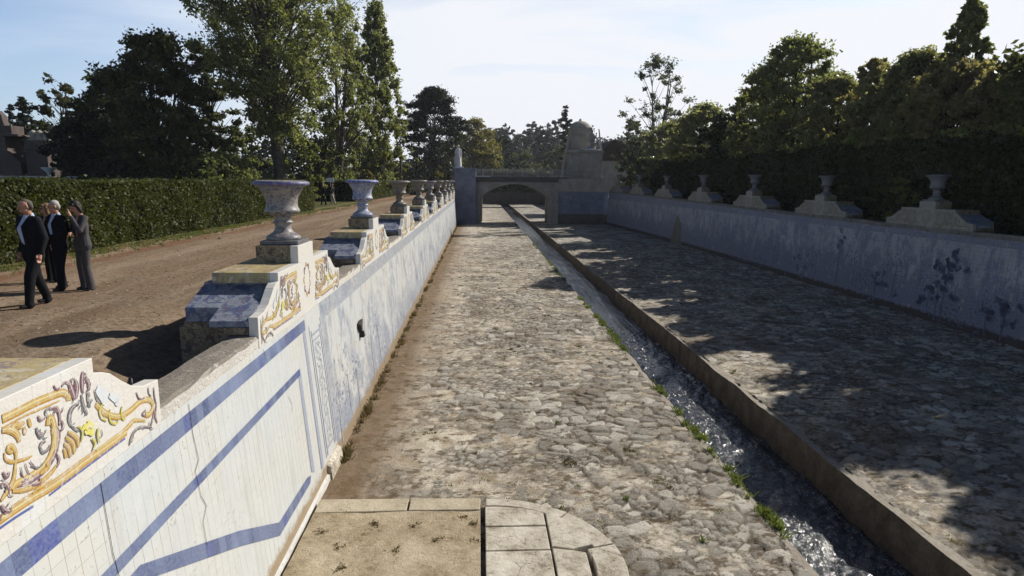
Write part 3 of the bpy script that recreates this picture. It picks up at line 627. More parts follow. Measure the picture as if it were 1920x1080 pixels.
tag(grid_sheet('water', np.arange(4.38, 6.55, .035), ys_range([(-5, 6, 1), (6, 24, .035), (26, 60, .5), (60, 145, 3)]),
    lambda X, Y: -.66+(vnoise(X, Y*.7, 2.6, 8)-.5)*.09+(vnoise(X, Y*.7, 7, 9)-.5)*.05+(vnoise(X, Y, 15, 10)-.5)*.035+Y*.002, M['water']), kind='structure')

# ================================================================ canal walls
def canal_wall_left():
    r = empty('canal_wall', (-2.7, 35, 0)); r.location = (0, 0, 0)
    tag(r, 'tiled canal wall in full sun on the left, white with cobalt bands', 'wall')
    m = MB(); yy = [-5, 10.3, 30, 50, 77]
    for a, b_ in zip(yy[:-1], yy[1:]):
        m.poly([(wallx(0), a, -.05), (wallx(0), b_, -.05), (wallx(2.95), b_, 2.95), (wallx(2.95), a, 2.95)])
    m.build('tile_facing', M['wall_left'], r)
    m = MB(); rr = random.Random(3)
    # coping: many short slightly uneven stretches so the plaster edges read as worn
    st = [-5]; 
    while st[-1] < 76.6: st.append(st[-1]+(.22 if 4 < st[-1] < 24 else .8))
    pr = []
    for y in st:
        j = lambda s: rr.uniform(-s, s)
        pr.append([(-2.838, y, 2.935+j(.006)), (-2.832+j(.006), y, 3.075+j(.014)), (-2.862+j(.012), y, 3.103+j(.008)), (-3.05, y, 3.112+j(.008)), (-3.225+j(.012), y, 3.095+j(.01)), (-3.25+j(.01), y, 3.05), (-3.25, y, 2.3)])
    for p, q in zip(pr[:-1], pr[1:]):
        for k in range(len(p)-1): m.poly([p[k], q[k], q[k+1], p[k+1]])
    o = m.build('coping', M['cope'], r, smooth=False, fix=False)
    bm = bmesh.new(); bm.from_mesh(o.data); bmesh.ops.remove_doubles(bm, verts=bm.verts, dist=1e-4); bmesh.ops.recalc_face_normals(bm, faces=bm.faces); bm.to_mesh(o.data); bm.free()
    # white plinth of the near panel
    m = MB(); m.prism([(-2.60, -.05), (-2.535, -.05), (-2.548, .12), (-2.60, .15)], 'y', -5, 10.42); m.build('plinth', M['plaster'], r, bevel=.01)
    m = MB(); m.prism([(-2.62, -.05), (-2.49, -.05), (-2.53, .26), (-2.62, .30)], 'y', 10.42, 11.30); m.build('plinth', M['slab'], r, bevel=.02)
    # blue bands laid as tiles on the wall face
    def W(y, z, off=.003): return (wallx(z)+off, y, z)
    m = MB()
    def strip(p0, p1, w0, w1, n=1, mm=0):
        d = Vector((p1[0]-p0[0], p1[1]-p0[1])); L = d.length; t = Vector((-d[1], d[0]))/L
        m.poly([W(p0[0]-t[0]*w0/2, p0[1]-t[1]*w0/2), W(p1[0]-t[0]*w1/2, p1[1]-t[1]*w1/2), W(p1[0]+t[0]*w1/2, p1[1]+t[1]*w1/2), W(p0[0]+t[0]*w0/2, p0[1]+t[1]*w0/2)], mm)
    m.poly([W(-2, 2.67), W(10.10, 2.69), W(10.28, 2.69), W(10.28, 2.86), W(-2, 2.84)])
    strip((-2, 2.165), (9.70, 2.165), .115, .105)
    m.poly([W(9.50, .55), W(9.32, .60), W(7.95, .64), W(6.75, 1.22), W(4.9, 2.0), W(4.6, 2.0), W(4.9, 1.86), W(6.70, 1.06), W(7.9, .48), W(9.42, .46)])
    m.build('cobalt_band', M['band'], r)
    m = MB(); m.poly([W(9.56, .58), W(9.72, .50), W(9.72, 2.11), W(9.58, 2.11)]); m.poly([W(10.10, .36), W(10.25, .36), W(10.25, 2.688), W(10.10, 2.688)])
    # pilaster frame lines
    for (ya, yb, za, zb) in ((10.46, 10.49, .4, 2.7), (10.56, 10.60, .4, 2.6), (11.10, 11.14, .4, 2.6), (11.20, 11.23, .4, 2.7), (10.60, 11.10, 2.50, 2.54), (10.60, 11.10, 2.40, 2.43), (10.60, 11.10, .50, .54)):
        m.poly([W(ya, za, .004), W(yb, za, .004), W(yb, zb, .004), W(ya, zb, .004)])
    m.build('border_band', M['band_grey'], r)
    # arabesque inside the pilaster: little curls
    m = MB(); rr = random.Random(9)
    for k in range(26):
        z0 = .60+k*.069
        for s in (-1, 1):
            cx, cz = 10.85+s*rr.uniform(.06, .15), z0; R_ = rr.uniform(.03, .065); a0 = rr.uniform(0, 6.28)
            pts = [(cx+R_*(1-t*.6)*math.cos(a0+s*t*5), cz+R_*(1-t*.6)*math.sin(a0+s*t*5)) for t in np.linspace(0, 1, 9)]
            for p, q in zip(pts[:-1], pts[1:]): strip(p, q, .013, .013)
        if k % 2 == 0: strip((10.85+rr.uniform(-.04, .04), z0), (10.85+rr.uniform(-.04, .04), z0+.1), .014, .014)
    m.build('painted_arabesque', M['greyblue'], r)
    # faded painted landscapes beyond the pilaster
    scenery('painted_scenery', r, lambda u, z, o_: W(u, z, .003+o_), 11.7, 75, .12, 2.55, 7, [M['greyblue']], 0.75)
    # stone water spout and small chips
    m = MB(); rr = random.Random(2)
    m.box(-2.80, -2.66, 14.22, 14.58, 1.70, 1.92, 0, .05); m.box(-2.76, -2.63, 14.32, 14.45, 1.58, 1.72, 0, .03)
    m.build('water_spout', M['rock'], r, bevel=.02)
    # hairline cracks in the tiles
    m = MB()
    for pts in ([(6.12, 2.93), (6.10, 2.62), (6.13, 2.35), (6.02, 2.28)], [(6.02, 2.28), (6.05, 2.0), (6.12, 1.86), (6.0, 1.75), (6.0, 1.5)], [(4.62, 2.85), (4.60, 2.3), (4.63, 1.9)], [(8.3, 2.9), (8.33, 2.75)], [(9.0, 2.0), (9.1, 1.85), (9.05, 1.75)]):
        for p, q in zip(pts[:-1], pts[1:]):
            d = Vector((q[0]-p[0], q[1]-p[1])).normalized(); t = (-d[1]*.0035, d[0]*.0035)
            m.poly([W(p[0]-t[0], p[1]-t[1], .006), W(q[0]-t[0], q[1]-t[1], .006), W(q[0]+t[0], q[1]+t[1], .006), W(p[0]+t[0], p[1]+t[1], .006)])
    m.build('crack', M['rock'], r)
    return r
def scenery(name, parent, P, u0, u1, z0, z1, seed, mats, dens=1.0):
    """dabs of cobalt glaze: trees with trunks, bushes, a broken ground line"""
    rr = random.Random(seed); m = MB(); k = [0]
    def dab(u, z, a, b, s=7, off=0):
        a0 = rr.uniform(0, 6); m.poly([P(u+a*math.cos(a0+6.283*j/s)*rr.uniform(.5, 1.2), max(z0, min(z1+.1, z+b*math.sin(a0+6.283*j/s)*rr.uniform(.5, 1.2))), off) for j in range(s)], k[0] % len(mats)); k[0] += 1
    u = u0
    while u < u1:
        kind = rr.random(); h = rr.uniform(.9, 2.0)
        if kind < .45*dens:   # tree
            lean = rr.uniform(-.1, .1); zb = z0+rr.uniform(.0, .5); w = .03
            m.poly([P(u-w, zb, 0), P(u+w, zb, 0), P(u+lean+w*.5, zb+h*.7, 0), P(u+lean-w*.5, zb+h*.7, 0)], 0)
            big = rr.uniform(.22, .5)
            for _ in range(int(46*dens)):
                dab(u+lean+rr.gauss(0, big), min(z1-.05, zb+h*.75+rr.gauss(0, big*.55)), rr.uniform(.02, .06), rr.uniform(.015, .05))
        elif kind < .75:     # bushes and foreground
            for _ in range(int(38*dens)): dab(u+rr.gauss(0, .5), z0+abs(rr.gauss(0, .45)), rr.uniform(.03, .10), rr.uniform(.02, .06))
        elif kind < .9:      # slim cypress-like strokes
            for q in range(4):
                uu = u+q*.22+rr.uniform(-.05, .05); zb = z0+rr.uniform(.3, .9)
                for _ in range(10): dab(uu+rr.gauss(0, .025), zb+rr.uniform(0, .6), .03, .05)
        u += rr.uniform(.6, 2.2)
    return m.build(name, mats, parent, fix=False)
canal_wall_left()
def canal_wall_right():
    r = empty('canal_wall', (0, 0, 0)); tag(r, 'shaded canal wall on the right with dark blue painted landscape tiles', 'wall')
    yy = [-5, 10, 20, 30, 36, 42, 48, 54, 60, 66, 72, 77]
    fx = lambda y, z: rx(y)-.03+.06*z
    m = MB()
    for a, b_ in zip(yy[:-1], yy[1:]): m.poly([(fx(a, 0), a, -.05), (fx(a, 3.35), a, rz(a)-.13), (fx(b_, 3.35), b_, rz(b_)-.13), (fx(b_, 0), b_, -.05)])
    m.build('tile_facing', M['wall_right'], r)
    m = MB(); rr = random.Random(4)
    st = list(np.arange(-5, 77, .9))
    for a, b_ in zip(st[:-1], st[1:]):
        xa, xb = rx(a), rx(b_); h = rz(a)+rr.uniform(-.02, .015)
        A_ = [(xa+.15, h-.17), (xa+.16, h), (xa+.55, h), (xa+.55, 3.0)]; B_ = [(xb+.15, h-.17), (xb+.16, h), (xb+.55, h), (xb+.55, 3.0)]
        for k in range(3): m.poly([(A_[k][0], a, A_[k][1]), (A_[k+1][0], a, A_[k+1][1]), (B_[k+1][0], b_-.01, B_[k+1][1]), (B_[k][0], b_-.01, B_[k][1])])
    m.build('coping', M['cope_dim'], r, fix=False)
    scenery('painted_scenery', r, lambda u, z, o_: (fx(u, z)-.006-o_, u, z), 12, 75, .1, 2.9, 31, [M['cobalt_dim']], 1.0)
    # two large painted trees and a bare plaster patch
    m = MB(); P = lambda u, z: (fx(u, z)-.009, u, z); rr = random.Random(8)
    def big(u, zb, zt, wd, n):
        m.poly([P(u-.035, zb), P(u+.035, zb), P(u+.02, zt-.3), P(u-.02, zt-.3)])
        for c_ in range(max(5, n//50)):
            du, dz = u+rr.gauss(0, wd*.8), zt-.3+rr.gauss(0, wd*.5)
            for _ in range(7):
                cu, cz = du+rr.gauss(0, .07), min(dz+rr.gauss(0, .05), 2.98); s = rr.uniform(.05, .11); a0 = rr.uniform(0, 6)
                m.poly([P(cu+s*1.2*math.cos(a0+j*.7)*rr.uniform(.55, 1.15), max(.08, cz+s*math.sin(a0+j*.7)*rr.uniform(.55, 1.15))) for j in range(9)], rr.randrange(2))
    big(29.4, .35, 2.75, .36, 220); big(22.3, .1, 2.5, .45, 700); big(22.6, .1, 1.5, .7, 800); big(38.5, .5, 2.6, .4, 260); big(19.5, .1, 1.2, .9, 700); big(26.3, .1, 1.0, .9, 500); big(32.5, .1, 1.0, 1.0, 500)
    m.build('painted_tree', [M['cobalt_dim'], M['cobalt_dim2']], r, fix=False)
    m = MB(); P2 = lambda u, z: (fx(u, z)-.012, u, z); m.poly([P2(54.6, 0), P2(51.8, 0), P2(52.6, 2.3), P2(53.6, 2.4)][::-1]); m.build('plaster_patch', M['patch'], r, fix=False)
    return r
M['cobalt_dim'] = flat('worn_dark_cobalt', (.085, .095, .165), .6, .3, .45, 6)
M['cobalt_dim2'] = flat('worn_cobalt', (.125, .135, .205), .6, .3, .4, 7)
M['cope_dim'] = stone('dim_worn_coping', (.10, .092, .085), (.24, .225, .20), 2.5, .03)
M['patch'] = stone('bare_tan_plaster', (.13, .12, .095), (.22, .20, .16), 1.5, .02)
canal_wall_right()
for nm, x0, x1, lab in (('canal_wall', -3.2, -2.6, 'plain canal wall continuing beyond the bridge on the left'), ('canal_wall', 15.2, 15.9, 'plain canal wall continuing beyond the bridge on the right')):
    m = MB(); m.box(x0, x1, 83, 145, -.05, 3.1); tag(m.build(nm, M['bridge_light'] if x0 < 0 else M['bridge'], bevel=.03), lab, 'wall')

# ================================================================ round platform on the canal bed
def platform():
    r = empty('stone_platform', (0, 0, 0)); tag(r, 'low pale stone platform with rounded end on the canal bed', 'platform')
    def n_(x, y): return .135+(float(vnoise(np.array(x), np.array(y), 2.1, 5))-.5)*.02
    def slab(pts, m, gap=.004, top=.15, mm=0):
        c = Vector((sum(p[0] for p in pts)/len(pts), sum(p[1] for p in pts)/len(pts)))
        q = []
        for p in pts:
            d = Vector(p)-c; q.append(tuple(c+d*(1-gap*2/max(d.length, .2))))
        m.prism(q, 'z', -.06, top, mm)
    C_ = Vector((.10, 7.60)); R_ = 1.84
    arc = lambda a0, a1, rr, n=8: [(C_[0]+rr*math.sin(rad(a0+(a1-a0)*k/n)), C_[1]+rr*math.cos(rad(a0+(a1-a0)*k/n))) for k in range(n+1)]
    m = MB()
    # outer ring stones (clockwise from the top), then the inner slabs
    slab(arc(0, 42, R_)+arc(42, 0, R_-.22), m, top=.150); slab(arc(42.6, 74, R_)+arc(74, 42.6, R_-.30), m, top=.145)
    slab(arc(74.6, 120, R_)+arc(120, 74.6, R_-.42), m, top=.152)
    slab([(.085, 9.19), (.085, 8.62), (.98, 8.62), (.98, 9.0), (.7, 9.12), (.3, 9.19)], m, top=.146); slab([(.085, 8.60), (.085, 8.0), (.98, 8.0), (.98, 8.60)], m, top=.143)
    slab([(.085, 7.98), (.085, 6.2), (.96, 6.2), (.98, 7.98)], m, top=.147)
    slab([(1.0, 8.98), (1.0, 8.06), (1.28, 7.98), (1.60, 8.1), (1.24, 8.80)], m, top=.149)
    slab([(1.0, 8.02), (1.0, 6.4), (1.43, 6.4), (1.45, 7.9), (1.28, 7.96)], m, top=.153)
    m.build('paving_slab', M['slab'], r, bevel=.012)
    m = MB(); slab([(-2.50, 9.52), (-2.50, 9.10), (-1.1, 9.12), (-1.1, 9.50)], m, top=.14); slab([(-1.08, 9.50), (-1.08, 9.12), (.02, 9.10), (.03, 9.46)], m, top=.145)
    m.build('kerb_stone', M['sandstone'], r, bevel=.012)
    xs = np.arange(-2.5, .06, .07); yv = np.arange(2, 9.13, .08)
    grid_sheet('sand_fill', xs, yv, lambda X, Y: .125+(vnoise(X, Y, 2.5, 11)-.5)*.02+(vnoise(X, Y, 9, 12)-.5)*.012, M['sand'], r)
    m = MB(); m.prism([(-2.5, 2), (.02, 2), (.02, 9.45), (-2.5, 9.45)], 'z', -.06, .105); m.build('bedding', M['concrete'], r)
platform()
# ================================================================ stepped pedestals and urns
exec(STROKES) if isinstance(globals().get('STROKES'), str) else None
HALF = [(2.40, -.16), (2.40, .25), (2.16, .27), (1.98, .33), (1.84, .42), (1.70, .52), (1.60, .56), (1.50, .58), (1.50, .70), (.45, .70), (.45, .97)]
def ribbon(m, pts, w, x, zoff, mat, taper=True, dz=0.0, frac=1.0):
    P = [Vector((pts[i], pts[i+1]+zoff+dz)) for i in range(0, len(pts), 2)]
    # smooth by catmull-rom sampling
    Q = []
    for i in range(len(P)-1):
        p0, p1, p2, p3 = P[max(i-1, 0)], P[i], P[i+1], P[min(i+2, len(P)-1)]
        for k in range(5):
            t = k/5; Q.append(.5*((2*p1)+(p2-p0)*t+(2*p0-5*p1+4*p2-p3)*t*t+(3*p1-p0-3*p2+p3)*t**3))
    Q.append(P[-1]); n = len(Q); L = []; Rr = []
    for i, q in enumerate(Q):
        d = (Q[min(i+1, n-1)]-Q[max(i-1, 0)]); d = d.normalized() if d.length > 1e-6 else Vector((1, 0)); t = Vector((-d[1], d[0]))
        s = i/(n-1); ww = w*.5*frac*((.35+.65*math.sin(math.pi*min(1, max(.06, s)))**.6) if taper else 1)
        L.append(q+t*ww); Rr.append(q-t*ww)
    for i in range(n-1): m.poly([(x, L[i][0], L[i][1]), (x, L[i+1][0], L[i+1][1]), (x, Rr[i+1][0], Rr[i+1][1]), (x, Rr[i][0], Rr[i][1])], mat)
ORN = ['gold', 'ochre', 'light', 'purple', 'dark', 'olive', 'yellow', 'cobalt', 'sky', 'pinkish']
def ornament_mesh(m, sgn=1):
    lay = 0
    for c, w_, pts in STROKES:
        q = list(pts); w_ *= .8
        for i in range(0, len(q), 2): q[i] *= sgn
        x = .003+lay*.00006; lay += 1; z0 = -3.1; tp = not (c in 'g' and len(q) > 12)
        if c == 'g':
            ribbon(m, q, w_, x, z0, 1, tp); ribbon(m, q, w_, x+.0012, z0, 0, tp, .004, .72); ribbon(m, q, w_, x+.0024, z0, 2, tp, .008, .16)
        elif c == 'o': ribbon(m, q, w_, x, z0, 1); ribbon(m, q, w_, x+.0012, z0, 0, True, .003, .6)
        elif c == 'e': ribbon(m, q, w_, x+.003, z0, 5); ribbon(m, q, w_, x+.0042, z0, 6, True, .003, .4)
        elif c == 'p': ribbon(m, q, w_*.6, x, z0, 3); ribbon(m, q, w_*.2, x+.0012, z0, 9, True, .008)
        elif c == 'k': ribbon(m, q, w_*.6, x, z0, 4); ribbon(m, q, w_*.15, x+.0012, z0, 9, True, .006)
        elif c == 'y': ribbon(m, q, w_, x+.002, z0, 6)
        elif c == 'b': ribbon(m, q, w_, x, z0, 7, False)
        elif c == 'b2': ribbon(m, q, w_, x-.002, z0, 8)
        # feathery barbs along the purple and grey leaves
        if c in 'pk' and w_ > .045:
            rr = random.Random(lay)
            P = [(q[i], q[i+1]) for i in range(0, len(q), 2)]
            for _ in range(6):
                i = rr.randrange(len(P)-1); t = rr.random(); u = P[i][0]*(1-t)+P[i+1][0]*t; zz = P[i][1]*(1-t)+P[i+1][1]*t
                a = rr.uniform(0, 6.28); l = rr.uniform(.03, .065)
                ribbon(m, [u, zz, u+l*.6*math.cos(a), zz+l*.6*math.sin(a), u+l*math.cos(a+.5), zz+l*math.sin(a+.5)], .009, x+.0004, z0, 3 if c == 'p' else 4)
def make_pedestal():
    r = empty('stepped_pedestal')
    prof = HALF+[(-u, z) for u, z in HALF[::-1]]
    m = MB(); m.prism(prof[::-1], 'x', 0, -.12); m.build('tiled_crest', M['crest'], r, bevel=.006)
    m = MB(); ornament_mesh(m, 1); ornament_mesh(m, -1)
    # centre cartouche
    for k in range(9):
        a = k/9*6.283; ribbon(m, [.0+.16*math.cos(a), .38+.22*math.sin(a), .20*math.cos(a+.3), .38+.27*math.sin(a+.3), .16*math.cos(a+.6), .38+.22*math.sin(a+.6)], .045, .004, 0, k % 2*3)
    m.build('painted_scrollwork', [M[k] for k in ORN], r, fix=False)
    m = MB()   # plinth directly under the urn
    m.box(-.66, -.123, -.42, .42, .70, .97, 0, .004); m.build('plinth_block', M['ped_brown'], r, bevel=.008)
    m = MB(); m.box(-.62, -.03, -.33, .33, .975, 1.035, 0, .003); m.build('plinth_slab', M['urn_dim'], r, bevel=.01)
    m = MB()   # yellow slab
    m.box(-.91, -.123, -1.50, 1.50, .55, .70, 0, .004); m.build('upper_slab', M['ped_yellow'], r, bevel=.006)
    m = MB()   # sloping blue and white shoulders between the slab and the lower block
    pts = [(2.39, .12), (2.39, .20), (1.42, .52), (1.42, .549), (-1.42, .549), (-1.42, .52), (-2.39, .20), (-2.39, .12)]
    m.prism(pts, 'x', -.123, -.62)
    pts2 = [(2.05, .12), (2.05, .312), (1.42, .52), (1.42, .549), (-1.42, .549), (-1.42, .52), (-2.05, .312), (-2.05, .12)]
    m.prism(pts2, 'x', -.622, -1.06); m.build('sloping_shoulder', M['ped_blue'], r, bevel=.006)
    m = MB(); m.prism([(-.40, -2.40), (-.52, -2.38), (-.62, -2.22), (-.70, -2.06), (-1.10, -2.02), (-1.10, 2.02), (-.70, 2.06), (-.62, 2.22), (-.52, 2.38), (-.40, 2.40), (-.123, 2.40), (-.123, -2.40)][::-1], 'z', .02, .118)
    m.build('lower_block', M['ped_brown'], r, bevel=.006)
    m = MB(); m.box(-1.20, -.43, -1.95, 1.95, -.7, .02, 0, .01); m.build('base_block', M['ped_brown'], r, bevel=.012)
    return r
URN = [(0, 0), (.262, 0), (.268, .03), (.255, .06), (.225, .075), (.16, .12), (.128, .17), (.122, .22), (.135, .255), (.158, .27), (.158, .29), (.125, .31), (.122, .345), (.15, .375), (.205, .40), (.262, .435), (.278, .46), (.268, .485), (.245, .52), (.238, .58), (.248, .66), (.275, .73), (.318, .785), (.335, .80), (.325, .83), (.345, .845), (.39, .860), (.432, .872), (.440, .895), (.430, .918), (.36, .945), (.34, .94), (.28, .78), (.0, .72)]
def make_urn(mat):
    r = empty('garden_urn')
    for nm, a, b_ in (('foot', 0, 8), ('stem_knop', 8, 11), ('bowl', 11, 24), ('rim', 24, len(URN)-1)):
        m = MB(); m.lathe(URN[a:b_+1], 40); m.build(nm, mat, r, smooth=True)
    return r
ORD = ['first', 'second', 'third', 'fourth', 'fifth', 'sixth', 'seventh', 'eighth', 'ninth', 'tenth']
LY = [3.18, 10.56, 17.75, 25.9, 34.2, 42.0, 50.2, 58.2, 66.2, 73.3]
ped0 = make_pedestal()
labs_l = ['nearest stepped tiled pedestal, cropped in the lower left corner, with gold scrollwork crest',
          'large stepped pedestal with yellow slab under the nearest grey and purple urn',
          'stepped pedestal under the white and cobalt urn on the sunny left wall']
for i, Y in enumerate(LY):
    lab = labs_l[i] if i < 3 else '%s pedestal from the camera on the sunny left wall, cream crest towards the canal' % ORD[i]
    if i == 0: p = ped0; p.location = (-2.826, Y, 3.1); p['label'] = lab
    else: p = copy_thing(ped0, (-2.826, Y, 3.1), 0, lab)
    tag(p, None, 'pedestal', 'stepped pedestals along the left wall')
protos = {k: None for k in ('urn_grey', 'urn_blue', 'urn_brown', 'urn_dim')}
def place_urn(k, loc, lab, grp, rz=0.0, s=1.0):
    if protos[k] is None:
        u = make_urn(M[k]); u.location = loc; u.rotation_euler = (0, 0, rz); protos[k] = u; u['label'] = lab; u.scale = (s, s, s)
    else: u = copy_thing(protos[k], loc, rz, lab, scale=s)
    tag(u, None, 'urn', grp)
for i, Y in enumerate(LY[1:]):
    k = ['urn_grey', 'urn_blue', 'urn_brown', 'urn_brown', 'urn_grey', 'urn_brown', 'urn_brown', 'urn_grey', 'urn_brown'][i]
    lab = ['large off-white urn with purple ornament, nearest on the left wall', 'white urn with cobalt rim and medallion, second on the left wall', 'weathered brown urn just behind the white and cobalt one'][i] if i < 3 else '%s urn from the camera on the sunny left wall' % ORD[i]
    place_urn(k, (-3.17, Y, 4.136), lab, 'urns along the left wall', .7*i, [1, 1.02, 1.0, 1.03, .98, 1.0, 1.02, 1, .98][i])
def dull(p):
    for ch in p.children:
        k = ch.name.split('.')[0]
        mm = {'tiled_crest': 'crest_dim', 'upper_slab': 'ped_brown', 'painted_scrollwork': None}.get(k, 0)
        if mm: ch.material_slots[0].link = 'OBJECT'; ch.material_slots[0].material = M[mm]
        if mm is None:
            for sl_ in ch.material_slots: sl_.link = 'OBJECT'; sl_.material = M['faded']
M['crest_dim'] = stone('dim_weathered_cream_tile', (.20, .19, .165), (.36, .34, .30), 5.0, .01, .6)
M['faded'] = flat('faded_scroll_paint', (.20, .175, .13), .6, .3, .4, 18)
RY = [8.0, 16.0, 23.9, 31.8, 40.2, 49.0, 57.8, 66.2, 74.0]
for i, Y in enumerate(RY):
    if i < 2: continue
    tg = math.atan2(rx(Y+1)-rx(Y-1), 2.0); k = i-2
    n = 'nearest' if k == 0 else ORD[k]+' nearest'
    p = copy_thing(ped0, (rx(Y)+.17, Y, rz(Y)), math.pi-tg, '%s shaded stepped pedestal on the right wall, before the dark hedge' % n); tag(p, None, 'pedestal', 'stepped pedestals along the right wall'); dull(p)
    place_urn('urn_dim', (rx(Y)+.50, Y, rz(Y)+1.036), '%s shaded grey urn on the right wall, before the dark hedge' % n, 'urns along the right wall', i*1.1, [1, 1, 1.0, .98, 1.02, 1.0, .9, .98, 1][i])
# ================================================================ bridge
def arch_pts(x0, x1, zs, zc, n=22):
    """segmental arch from (x0,zs) over the crown zc to (x1,zs)"""
    c = (x0+x1)/2; h = zc-zs; a = (x1-x0)/2; R_ = (a*a+h*h)/(2*h); cz = zc-R_; t0 = math.asin(a/R_)
    return [(c+R_*math.sin(t), cz+R_*math.cos(t)) for t in np.linspace(-t0, t0, n)]
BY = 77.5
def bridge():
    r = empty('bridge', (0, 0, 0)); tag(r, 'low arched bridge crossing the canal in shade, with a plain railing', 'bridge')
    a = arch_pts(.05, 8.75, 3.0, 4.75)
    m = MB()   # body: front wall with the arch opening, runs back 6 m
    top = 4.98
    for (p, q) in zip(a[:-1], a[1:]):
        m.poly([(p[0], BY, p[1]), (q[0], BY, q[1]), (q[0], BY, top), (p[0], BY, top)])
        m.poly([(p[0], BY+6, p[1]), (q[0], BY+6, q[1]), (q[0], BY+6, top), (p[0], BY+6, top)])
        m.poly([(p[0], BY, p[1]), (p[0], BY+6, p[1]), (q[0], BY+6, q[1]), (q[0], BY, q[1])])
    m.box(-.42, .05, BY, BY+6, -.1, top); m.box(8.75, 9.5, BY, BY+6, -.1, top)
    m.build('arched_body', M['bridge'], r, fix=False)
    m = MB()   # arch ring, a little proud
    b_ = arch_pts(-.15, 8.95, 3.0, 4.98)
    for k in range(len(a)-1):
        m.poly([(a[k][0], BY-.05, a[k][1]), (a[k+1][0], BY-.05, a[k+1][1]), (b_[k+1][0], BY-.05, b_[k+1][1]), (b_[k][0], BY-.05, b_[k][1])])
        m.poly([(a[k][0], BY-.05, a[k][1]), (a[k][0], BY+.01, a[k][1]), (a[k+1][0], BY+.01, a[k+1][1]), (a[k+1][0], BY-.05, a[k+1][1])])
    m.build('arch_ring', M['monument'], r, fix=False)
    m = MB(); m.box(.055, .16, BY+.02, BY+5.9, -.1, 3.0); m.box(.16, .32, BY+2.2, BY+2.7, -.1, 3.1); m.box(.16, .42, BY+5.2, BY+5.9, -.1, 3.1); m.build('jamb', M['bridge_light'], r, bevel=.02)
    m = MB(); m.box(8.55, 8.745, BY+.02, BY+5.9, -.1, 3.0); m.box(8.3, 8.55, BY+3.2, BY+3.7, -.1, 3.1); m.build('jamb', M['monument'], r, bevel=.02)
    m = MB(); m.box(-.6, 10.6, BY-.18, BY+6.1, 4.98, 5.50); m.box(-.62, 10.6, BY-.28, BY+.1, 5.36, 5.56); m.build('cornice', M['bridge_dark'], r, bevel=.02)
    # right wing with tiled lower part
    m = MB(); m.box(9.5, 15.6, BY-.3, BY+6, 3.9, 5.42); m.box(9.2, 9.5, BY-.35, BY+.3, -.1, 4.97); m.build('wing_wall', M['monument'], r, bevel=.03)
    m = MB(); m.box(9.5, 15.6, BY-.22, BY+6, 1.2, 3.9); m.build('tiled_wing', M['wing_tile'], r)
    m = MB(); m.box(9.5, 15.6, BY-.15, BY+6, -.1, 1.2); m.build('wing_foot', M['bridge_dark'], r)
    # left pier block with tiled face
    m = MB(); m.box(-2.85, -.42, BY-1.0, BY+5, -.1, 4.0); m.build('pier', M['wing_tile'], r, bevel=.02)
    m = MB(); m.box(-2.9, -.40, BY-1.05, BY+5, 4.0, 6.35); m.box(-2.98, -.34, BY-1.12, BY+5.05, 6.35, 6.56); m.box(-2.98, -.34, BY-1.12, BY+5.05, 4.0, 4.12); m.build('pier_top', M['pier_tile'], r, bevel=.02)
    m = MB()   # railing
    y0 = BY-.05
    for (xa, xb) in ((-.3, 10.6),):
        m.box(xa, xb, y0-.03, y0+.03, 6.42, 6.47); m.box(xa, xb, y0-.03, y0+.03, 5.66, 5.70)
        x = xa
        while x < xb: m.box(x-.015, x+.015, y0-.015, y0+.015, 5.70, 6.42); x += .16
    m.build('railing', M['iron'], r)
    for x in (-.3, .45, 1.6, 3.4, 5.2, 7.0, 8.8, 10.0):
        m = MB(); w_ = .05; m.box(x-w_, x+w_, y0-w_, y0+w_, 5.56, 6.56); m.build('post', M['iron'], r)
    m = MB(); y1 = BY+5.9
    m.box(-.3, 10.6, y1-.03, y1+.03, 6.42, 6.47)
    x = -.3
    while x < 10.6: m.box(x-.015, x+.015, y1-.015, y1+.015, 5.56, 6.42); x += .16
    m.build('railing', M['iron'], r)
    m = MB(); m.box(-.5, 1.4, BY-.2, BY+.1, 5.565, 5.66); m.build('white_sill', M['statue'], r, bevel=.01)
M['wing_tile'] = stone('dim_blue_tile', (.09, .10, .16), (.22, .235, .30), 1.3, .02, .6)
M['pier_tile'] = stone('blue_grey_tile', (.12, .135, .20), (.27, .29, .36), 1.6, .02, .6)
bridge()
